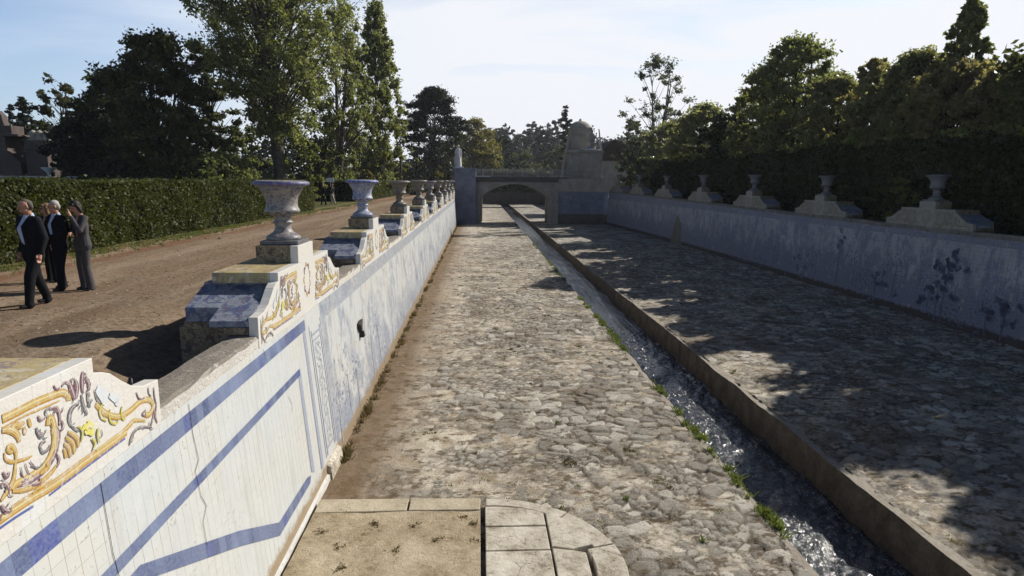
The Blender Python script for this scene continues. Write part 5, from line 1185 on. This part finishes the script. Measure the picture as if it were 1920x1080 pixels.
# --- behind the bridge
for i, (px, Y, H, W_, k, mt, lab) in enumerate([(935, 175, 13.5, 10, 'round', 'leaf_dark', 'dark tree right of the yellow-green one'), (975, 185, 10, 12, 'round', 'leaf_mid', 'rounded green tree behind the bridge railing'), (1012, 215, 18, 8, 'round', 'leaf_dark', 'dark upright tree behind the bridge'), (1045, 180, 11.5, 10, 'round', 'leaf_mid', 'green tree just left of the domed monument'), (1068, 150, 18.8, 4.6, 'cone', 'leaf_dark', 'leaning dark conifer beside the domed monument'), (1078, 210, 14, 13, 'round', 'leaf_dark', 'dark tree behind the domed monument'), (1000, 190, 6, 9, 'round', 'leaf_grey', 'pale bush in the middle behind the bridge'), (925, 160, 6.5, 7, 'round', 'leaf_grey', 'small pale tree at the left of the bridge railing')]):
    plant_tree('background_tree', px, Y, H, W_, k, mt, 60, 110, .42, lab, 'trees behind the bridge', seed=70+i, base=.04 if k != 'cone' else .3, bark='bark_dark', lean=rad(-6) if k == 'cone' else 0)
# wooded ridge: a terrain swell with individual eucalyptus crowns along its top
def ridge(x0, x1, y, h, wd):
    xs = np.linspace(x0, x1, 60); ys_ = np.linspace(y-wd, y+wd, 16)
    def z(X, Y):
        t = (X-x0)/(x1-x0); return 2.4+h*np.sin(np.pi*np.clip(t, 0, 1))**.5*np.cos((Y-y)/wd*np.pi/2)**1.0*(.75+.5*vnoise(X, Y, .02, 3))
    return grid_sheet('hill', xs, ys_, z, M['ground'])
tag(ridge(-90, 190, 330, 17, 70), kind='structure'); tag(ridge(-420, -120, 330, 22, 80), kind='structure'); tag(ridge(60, 330, 240, 17, 70), kind='structure')
def wood(label, spots, mt, ls, seed):
    """a far-off wood that reads as one mass"""
    R_ = np.random.default_rng(seed); C_ = []
    for (x, y, z, r_, h) in spots:
        for _ in range(7):
            c = np.array([x, y, z])+R_.normal(size=3)*np.array([r_*.45, r_*.45, h*.22])+[0, 0, h*.62]
            C_.append(c+R_.normal(size=(55, 3))*np.array([r_*.24, r_*.24, h*.10]))
        C_.append(np.array([x, y, z])+R_.uniform(-1, 1, (90, 3))*np.array([r_*.9, r_*.9, h*.3])+[0, 0, h*.3])
    V, F = rand_quads(np.concatenate(C_), ls); return tag(npmesh('distant_wood', V, F, M[mt]), label, 'wood', kind='stuff')
sp = []
rw = random.Random(77)
for k in range(150):
    x = rw.uniform(-20, 100); t = (x+90)/280; sp.append((x, 330+rw.uniform(-60, 10), 2+15*math.sin(math.pi*t)**.5*rw.uniform(.3, .9), rw.uniform(3, 6), rw.uniform(8, 13)))
wood('grey hazy wood along the skyline behind the bridge', sp, 'leaf_far', 1.0, 1)
sp = [(rw.uniform(50, 330), 240+rw.uniform(-70, 10), rw.uniform(4, 15), rw.uniform(3, 6), rw.uniform(5, 9)) for k in range(190)]
wood('wooded slope rising behind the trees on the right', sp, 'leaf_far', .9, 2)
sp = [(rw.uniform(-420, -150), 330+rw.uniform(-60, 10), rw.uniform(6, 22), rw.uniform(4, 8), rw.uniform(7, 11)) for k in range(120)]
wood('dark wooded hill at the far left of the skyline', sp, 'leaf_dark', 1.2, 3)
sp = [(rw.uniform(-95, -5), rw.uniform(118, 150), 2.7, rw.uniform(2.5, 5), rw.uniform(5, 11)) for k in range(60)]
wood('dark undergrowth closing the view between the left trunks', sp, 'leaf_dark', .5, 4)
for i in range(9):
    px = 905+i*17+rw.uniform(-3, 3); Y = 285+rw.uniform(-25, 25)
    plant_tree('eucalyptus_tree', px, Y, rw.uniform(17, 21), rw.uniform(7, 9), 'round', 'leaf_far', 26, 60, .8, '%s feathery eucalyptus from the left on the skyline behind the bridge' % ORD[i], 'eucalyptus trees on the skyline', seed=90+i, zb=rw.uniform(6, 12), base=.45)
# --- right bank
GR = 'trees behind the right hedge'
for i, (px, Y, py, wpx, k, mt, nc, nl, ls, bs, st, lab) in enumerate([
    (1222, 74, 100, 120, 'round', 'leaf_grey', 75, 60, .22, .16, 3, 'sparse thin-leaved tree standing against the white sky right of the monument'),
    (1178, 80, 215, 62, 'round', 'leaf_grey', 60, 80, .22, .1, 2, 'small sparse tree at the left foot of the thin-leaved one'),
    (1283, 84, 205, 42, 'round', 'leaf_mid', 30, 80, .26, .1, 1, 'dark tree just right of the sparse thin-leaved one'),
    (1373, 56, 190, 48, 'cone', 'leaf_dark', 60, 80, .24, .05, 1, 'small pointed conifer left of the large round trees'),
    (1335, 90, 203, 34, 'round', 'leaf_grey', 24, 26, .22, .2, 2, 'almost bare pale tree among the dark bushes'),
    (1310, 58, 195, 130, 'round', 'leaf_right', 80, 120, .24, .02, 1, 'dark bush below the almost bare tree'),
    (1362, 51, 205, 110, 'round', 'leaf_laurel', 80, 120, .18, .02, 1, 'glossy shrub behind the far part of the right hedge'),
    (1482, 41.7, 72, 165, 'round', 'leaf_poplar', 140, 120, .19, .30, 4, 'large round-topped tree with open branches right of the conifer'),
    (1425, 46, 130, 125, 'round', 'leaf_right', 90, 130, .20, .03, 2, 'dark lower tree at the left of the round-topped one'),
    (1560, 36.8, 130, 120, 'round', 'leaf_right', 90, 130, .19, .03, 2, 'dark tree filling between the two open-branched ones'),
    (1628, 33.4, 98, 95, 'round', 'leaf_brown', 80, 110, .16, .30, 2, 'narrow autumn tree with brownish leaves in the middle of the right group'),
    (1712, 30, 88, 140, 'round', 'leaf_right', 120, 120, .16, .20, 3, 'spreading dark tree left of the tall wind-bent poplar'),
    (1662, 32, 140, 130, 'round', 'leaf_right', 100, 130, .17, .03, 2, 'low dark tree between the autumn tree and the spreading one'),
    (1243, 68, 225, 110, 'round', 'leaf_right', 80, 120, .24, .02, 2, 'dark bushy tree at the foot of the sparse thin-leaved one'),
    (1186, 79, 258, 62, 'round', 'leaf_mid', 70, 110, .24, .02, 2, 'dark bushes hiding the far end of the right hedge'),
    (1800, 28.5, -10, 92, 'lombardy', 'leaf_poplar', 90, 120, .20, .40, 2, 'tall wind-bent poplar rising above the right hedge'),
    (1795, 27.2, 105, 150, 'round', 'leaf_brown', 130, 130, .15, .05, 2, 'dark full tree below the tall wind-bent poplar'),
    (1880, 24.9, 115, 130, 'round', 'leaf_brown', 120, 130, .14, .06, 2, 'brownish loose tree near the right edge of the picture'),
    (1945, 23.3, 100, 130, 'round', 'leaf_right', 120, 130, .14, .05, 2, 'dark tree cut off by the right edge of the picture')]):
    zc = Y*.986+PX(px, Y)*.05; H = 5.1+(335-py)*zc/1200-3.25; W_ = wpx*zc/1200
    if Y < 62 and k == 'round': bs = max(bs, 3.75/(H*.95))
    plant_tree('tree', px, Y, H*.95, W_, k, mt, int(nc*(1.4 if Y < 62 else 1.1)), nl, ls, lab, GR, zb=3.25, seed=110+i, bark='bark_dark' if mt != 'leaf_grey' else 'bark', base=bs, stems=st)
# trees just outside the frame whose shade lies over the right pavement
for i, (X_, Y, H, W_) in enumerate([(20.9, 20.6, 8.3, 6), (21.3, 17, 7.7, 5.5)]):
    plant_tree('tree', 0, Y, H, W_, 'round', 'leaf_mid', 110, 110, .24, '%s leafy tree beyond the right picture edge behind the hedge' % ORD[i], GR, zb=3.25, seed=140+i, bark='bark_dark', base=.42, stems=2, X=X_)
# ================================================================ hedges
def hedge(name, path, width, z0, z1, mat, per, ls, label, group=None, rough=.12, top_lift=None, tips=None):
    """clipped hedge along a list of (x,y) points of its front face, body to the given side"""
    r = empty(name, (0, 0, 0)); tag(r, label, 'hedge', group)
    m = MB(); C_ = []; T_ = []
    for (a, b_) in zip(path[:-1], path[1:]):
        A_ = Vector(a); B_ = Vector(b_); d = (B_-A_); L = d.length; d.normalize(); nrm = Vector((-d.y, d.x))*width/abs(width); wd = abs(width)
        ins = .2
        p = [A_+nrm*ins, B_+nrm*ins, B_+nrm*(wd-ins), A_+nrm*(wd-ins)]
        za = z1 if top_lift is None else top_lift(a[1]); zb_ = z1 if top_lift is None else top_lift(b_[1])
        m.poly([(p[0].x, p[0].y, z0), (p[1].x, p[1].y, z0), (p[1].x, p[1].y, zb_-ins), (p[0].x, p[0].y, za-ins)])
        m.poly([(p[3].x, p[3].y, z0), (p[2].x, p[2].y, z0), (p[2].x, p[2].y, zb_-ins), (p[3].x, p[3].y, za-ins)])
        m.poly([(p[0].x, p[0].y, za-ins), (p[1].x, p[1].y, zb_-ins), (p[2].x, p[2].y, zb_-ins), (p[3].x, p[3].y, za-ins)])
        m.poly([(p[0].x, p[0].y, z0), (p[3].x, p[3].y, z0), (p[3].x, p[3].y, za-ins), (p[0].x, p[0].y, za-ins)])
        m.poly([(p[1].x, p[1].y, z0), (p[2].x, p[2].y, z0), (p[2].x, p[2].y, zb_-ins), (p[1].x, p[1].y, zb_-ins)])
        def pts(n, f):
            u = rng.uniform(0, 1, n); v = rng.uniform(0, 1, n); return f(u, v)
        hgt = (za+zb_)/2-z0
        def put(u_, off, zz):
            base_ = np.array([A_.x, A_.y])[None]+np.array([d.x, d.y])[None]*(u_*L)[:, None]+np.array([nrm.x, nrm.y])[None]*off[:, None]
            return np.column_stack([base_, zz])
        zt = lambda u_: za+(zb_-za)*u_
        bul = lambda u_, zz: (vnoise(u_*L+A_.y, zz, .8, 5)-.5)*rough*2.0+(vnoise(u_*L+A_.y, zz, 2.6, 6)-.5)*rough
        n1 = int(L*hgt*per); u_ = rng.uniform(0, 1, n1); zz = z0+(zt(u_)-z0)*rng.uniform(0, 1, n1)**.95; C_.append(put(u_, bul(u_, zz)+np.abs(rng.normal(0, .05, n1)), zz))
        n2 = int(L*wd*per); u_ = rng.uniform(0, 1, n2); of = rng.uniform(0, wd, n2); C_.append(put(u_, of, zt(u_)+(vnoise(u_*L+A_.y, of, 1.1, 7)-.5)*rough*2-np.abs(rng.normal(0, .05, n2))))
        n3 = int(wd*hgt*per)
        for e in (0.0, 1.0): zz = z0+hgt*rng.uniform(0, 1, n3); C_.append(put(np.full(n3, e)+rng.normal(0, .06, n3)/L, rng.uniform(0, wd, n3), zz))
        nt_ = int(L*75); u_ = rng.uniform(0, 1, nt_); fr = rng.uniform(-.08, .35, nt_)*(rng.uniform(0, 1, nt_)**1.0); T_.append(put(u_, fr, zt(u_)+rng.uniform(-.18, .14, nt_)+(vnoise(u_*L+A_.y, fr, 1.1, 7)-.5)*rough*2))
        # stray shoots
        n4 = int(L*6); u_ = rng.uniform(0, 1, n4); C_.append(put(u_, rng.uniform(0, wd, n4), zt(u_)+rng.uniform(0, rough*1.6, n4)))
        C_.append(put(rng.uniform(0, 1, n4), rng.uniform(-rough, 0, n4), z0+hgt*rng.uniform(.1, 1, n4)))
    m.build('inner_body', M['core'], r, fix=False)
    V, F = rand_quads(np.concatenate(C_), ls); npmesh('leaves', V, F, M[mat], r)
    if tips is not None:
        V, F = rand_quads(np.concatenate(T_), ls*1.1); npmesh('painted_sunlit_top', V, F, M[tips], r)  # strip of lighter leaves imitating a sunlit top edge
hedge('hedge', [(-12.1, 8), (-12.05, 20), (-12.0, 33), (-11.95, 47.5)], 2.2, 2.75, 4.97, 'leaf_hedge', 620, .075, 'long clipped hedge along the path behind the group of people')
hedge('hedge', [(-12.0, 70), (-12.0, 118)], 14, 2.75, 5.0, 'leaf_hedge', 130, .14, 'clipped hedge block beyond the walkers, its near end in deep shade')
hedge('hedge', [(-17, 53), (-75, 53)], 1.6, 2.75, 4.75, 'leaf_hedge', 120, .14, 'long low hedge running across below the left trees')
HP = [(rx(y)+2.45, y) for y in (3, 14, 24, 34, 44, 54, 64, 74)]
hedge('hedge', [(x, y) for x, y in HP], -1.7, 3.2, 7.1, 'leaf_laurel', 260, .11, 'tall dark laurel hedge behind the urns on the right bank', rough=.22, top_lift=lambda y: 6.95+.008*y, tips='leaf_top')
hedge('hedge', [(1.0, 128), (14, 128)], 2, 2.8, 6.9, 'leaf_grey', 60, .22, 'loose hedge with pale tips behind the bridge railing', rough=.4)
plant_tree('bush', 0, 27.9, 2.1, 1.9, 'round', 'grass', 26, 90, .10, 'sunlit green bush between two pedestals on the right wall', seed=201, zb=3.25, X=18.75, base=.02, cat='bush')
plant_tree('bush', 0, 28.9, 1.7, 1.3, 'round', 'leaf_hedge', 18, 90, .10, 'smaller sunlit bush beside the green one on the right wall', seed=202, zb=3.25, X=18.7, base=.02, cat='bush')
plant_tree('bush', 0, 20.6, 1.7, 1.2, 'round', 'leaf_laurel', 22, 90, .12, 'glossy dark bush by the nearest right pedestal', seed=203, zb=3.25, X=18.7, base=.02, cat='bush')
# ================================================================ weeds and grass
def tufts(label, pts, mat, h, n, seed, name='weeds'):
    R_ = np.random.default_rng(seed); V = []; 
    for (x, y, z, s) in pts:
        k = int(n*s)+3; a = R_.uniform(0, 6.283, k); r_ = np.abs(R_.normal(0, .05*s**.5, k)); bx, by = x+r_*np.cos(a), y+r_*np.sin(a)
        hh = h*s*R_.uniform(.4, 1.2, k); dx = R_.normal(0, .5, k)*hh; dy = R_.normal(0, .5, k)*hh; w_ = .006+.006*s
        t = R_.uniform(0, 6.283, k); wx, wy = w_*np.cos(t), w_*np.sin(t)
        q = np.stack([np.stack([bx-wx, by-wy, np.full(k, z)], 1), np.stack([bx+wx, by+wy, np.full(k, z)], 1), np.stack([bx+dx+wx*.4, by+dy+wy*.4, z+hh], 1), np.stack([bx+dx-wx*.4, by+dy-wy*.4, z+hh*.96], 1)], 1)
        V.append(q.reshape(-1, 3))
    V = np.concatenate(V); F = np.arange(len(V)).reshape(-1, 4)
    return tag(npmesh(name, V, F, M[mat]), label, 'weeds', kind='stuff')
rw = random.Random(6); P = []
for k in range(420):
    y = 6+70*rw.random()**1.7; dens_ = float(vnoise(np.array(y), np.array(0.), .45, 9))
    if dens_ > .60: P.append((4.44+rw.uniform(-.06, .05), y, -.02, rw.uniform(.4, 1.3)))
for cy in (23.6, 22.4, 21.3, 20.2, 18.9, 15.2, 12.4, 8.7):
    for _ in range(11): P.append((4.46+rw.gauss(0, .05), cy+rw.gauss(0, .28), -.03, rw.uniform(.5, 1.4)))
tufts('green weeds growing along the edge of the water channel', P, 'grass', .11, 26, 1)
P = [(rw.uniform(-2.3, 4.2), 7+40*rw.random()**1.6, 0.0, rw.uniform(.35, 1.0)) for _ in range(95)]
tufts('small green weeds in the joints of the sunny pavement', P, 'grass', .07, 22, 2)
P = []
for _ in range(75):
    cx, cy = rw.uniform(-2.2, 4.1), 8+45*rw.random()**1.5
    for _ in range(rw.randint(3, 9)): P.append((cx+rw.gauss(0, .14), cy+rw.gauss(0, .12), 0.0, rw.uniform(.3, .9)))
tufts('dry brown weed clumps scattered over the sunny pavement', P, 'drygrass', .05, 24, 3)
P = [(-2.52+abs(rw.gauss(0, .05)), 11+66*rw.random()**1.4, 0.0, rw.uniform(.4, 1.3)) for _ in range(330)]
tufts('ragged weeds along the foot of the sunny wall', P, 'drygrass', .12, 16, 4)
P = [(6.75+abs(rw.gauss(0, .3)), 6+30*rw.random(), 0.0, rw.uniform(.3, 1.0)) for _ in range(60)]
tufts('weeds on the far edge of the water channel', P, 'grass', .07, 18, 5)
P = [(-11.9+abs(rw.gauss(0, .55)), 10+60*rw.random()**1.2, zf(-11.5, 20)-.02, rw.uniform(.4, 1.2)) for _ in range(3800)]
tufts('strip of short grass along the foot of the hedge', P, 'grass', .07, 9, 6, 'grass')
m = MB(); m.box(-3.2, 17.2, 143.6, 144.6, -.6, 3.1); tag(m.build('retaining_wall', M['bridge_dark'], bevel=.03), 'wall closing the far end of the canal beyond the bridge, coloured dark for the shade there', 'wall')  # shade at the canal end is put into the dark wall colour
# stones and leaves scattered on the path: countless small bits
def crumbs():
    R_ = np.random.default_rng(4); n = 2600; x = R_.uniform(-11.5, -3.6, n); y = 6+34*R_.uniform(0, 1, n)**1.6
    C_ = np.column_stack([x, y, path_z(x, y)+.006]); V, F = rand_quads(C_, .035, .6, 1.3, (0, 0, 1)); return tag(npmesh('gravel', V, F, M['gravel']), 'small stones and dry leaves scattered over the path', 'gravel', kind='stuff')
M['gravel'] = leafmat('path_litter', (.10, .07, .045), (.50, .42, .32), .05, gloss=.8)
crumbs()
rr = random.Random(3); P = []
for (x, y) in ((-2.0, 9.15), (-.95, 8.75), (-1.9, 8.2), (-1.2, 8.1), (-.25, 8.9), (-.1, 8.75), (-1.75, 7.7), (-.6, 8.3), (-1.5, 8.75), (-.05, 8.3), (-2.3, 8.6)):
    for _ in range(rr.randint(3, 9)): P.append((x+rr.gauss(0, .05), y+rr.gauss(0, .04), .125, rr.uniform(.2, .6)))
for _ in range(70): P.append((rr.uniform(-2.45, 0), rr.uniform(7, 9.4), .12, rr.uniform(.08, .25)))
tufts('dry weed crumbs lying on the sandy platform', P, 'drygrass', .045, 20, 9)
# ================================================================ ruined fountain on the far left and roof on the right
def ruin():
    r = empty('ruined_fountain', (0, 0, 0)); tag(r, 'pinkish stone garden fountain with broken columns at the far left below the conifers', 'fountain')
    Y = 66; X = lambda px: PX(px, Y); Z = lambda py: 5.1+(347-py)*Y/1200
    m = MB(); m.prism([(X(40), 2.6), (X(85), 2.6), (X(82), Z(322)), (X(60), Z(300)), (X(60), Z(277)), (X(40), Z(277))], 'y', Y, Y+2.5); m.box(X(38), X(84), Y-.15, Y+2.6, Z(277), Z(273)); m.box(X(50), X(70), Y+.2, Y+2, Z(273), Z(258)); m.build('retaining_wall', M['pink'], r, bevel=.04)
    m = MB(); m.box(X(92), X(129), Y, Y+2, 2.6, Z(283)); m.box(X(90), X(131), Y-.1, Y+2.1, Z(300), Z(296)); m.build('tower_base', M['pink'], r, bevel=.04)
    m = MB(); m.prism([(X(43), Z(258)), (X(56), Z(258)), (X(53), Z(240)), (X(46), Z(232)), (X(42), Z(232))], 'y', Y+.4, Y+1.2); m.build('leaning_column', M['pink'], r, bevel=.04)
    for px in (97, 108, 120):
        m = MB(); m.lathe([(.3, Z(283)), (.42, Z(279)), (.22, Z(275)), (.45, Z(270)), (.2, Z(266)), (0, Z(264))], 10, c=(X(px), Y+1, 0)); m.build('carved_knob', M['bridge_light'], r, smooth=True)
    m = MB(); m.box(X(0), X(42), Y+1, Y+1.5, Z(297), Z(294)); m.box(X(26), X(28), Y+1, Y+1.4, Z(294), Z(270)); m.box(X(38), X(40), Y+1, Y+1.4, Z(294), Z(272)); m.box(X(26), X(40), Y+1, Y+1.4, Z(272), Z(276)+.1); m.build('balustrade', M['bridge_light'], r, bevel=.02)
    for px in (8, 14):
        m = MB(); m.lathe([(.2, Z(294)), (.4, Z(288)), (.25, Z(282)), (.4, Z(279)), (0, Z(278))], 10, c=(X(px), Y+1.2, 0)); m.build('vase', M['bridge_light'], r, smooth=True)
M['pink'] = stone('pink_grey_stone', (.075, .058, .056), (.14, .112, .106), .8, .05)
ruin()
for i, (px, Y, s, lab) in enumerate([(52, 58, 1.1, 'wide white stone bowl left of the others behind the hedge'), (88, 58, .6, 'small white stone bowl second from the left behind the hedge'), (100, 58, .6, 'small white stone bowl third from the left behind the hedge'), (119, 58, .7, 'small white stone bowl below the fountain tower'), (129, 59, .7, 'raised white stone bowl beside the fountain tower'), (178, 58, 1.0, 'white stone bowl alone in front of the dark trees'), (237, 57, .7, 'white stone bowl furthest to the right in front of the dark trees')]):
    m = MB(); m.lathe([(0, 0), (.35*s, 0), (.25*s, .35), (.18*s, .8), (.3*s, 1.0), (.75*s, 1.3), (.85*s, 1.42), (.5*s, 1.36), (0, 1.3)], 16)
    tag(m.build('stone_bowl', M['statue'], smooth=True, loc=(PX(px, Y), Y, 3.75 if i != 4 else 4.5)), lab, 'stone bowl', 'white stone bowls behind the left hedge')
    m = MB(); m.prism([(-.4, -1.1), (.4, -1.1), (.4, 0), (-.4, 0)], 'y', -.3, .3); o = m.build('stand', M['bridge'], bpy.context.scene.objects[[o_.name for o_ in sc.objects if o_.name.startswith('stone_bowl')][-1]])
def shed():
    r = empty('building', (0, 0, 0)); tag(r, 'low building with dark pitched roof behind the far end of the right hedge', 'building')
    Y = 98; x0, x1 = PX(1125, Y), PX(1215, Y)
    m = MB(); m.box(x0, x1, Y, Y+9, 3.2, 8.3); m.build('wall', M['bridge'], r)
    m = MB(); c = x0+1.5; m.prism([(x0-.5, 8.3), (x1+1, 8.3), (x1+1, 8.5), (c, 11.4), (x0-.5, 9.6)], 'y', Y-.5, Y+9.5); m.build('roof', M['roof'], r, bevel=.03)
M['roof'] = stone('dark_roof_tiles', (.035, .024, .020), (.07, .05, .042), 2, .05)
shed()
# ================================================================ air
hm = bpy.data.materials.new('thin_haze'); hm.use_nodes = True; nt = hm.node_tree; nt.nodes.clear()
pv = nd(nt, 'ShaderNodeVolumePrincipled', {'Color': (.86, .90, 1.0, 1), 'Density': .00022, 'Anisotropy': .35})
ho = nd(nt, 'ShaderNodeOutputMaterial', {'Volume': pv.outputs[0]})
m = MB(); m.box(-460, 420, -60, 440, -2.2, 46); tag(m.build('haze', hm), 'thin pale haze in the air over the garden', 'haze', kind='stuff')
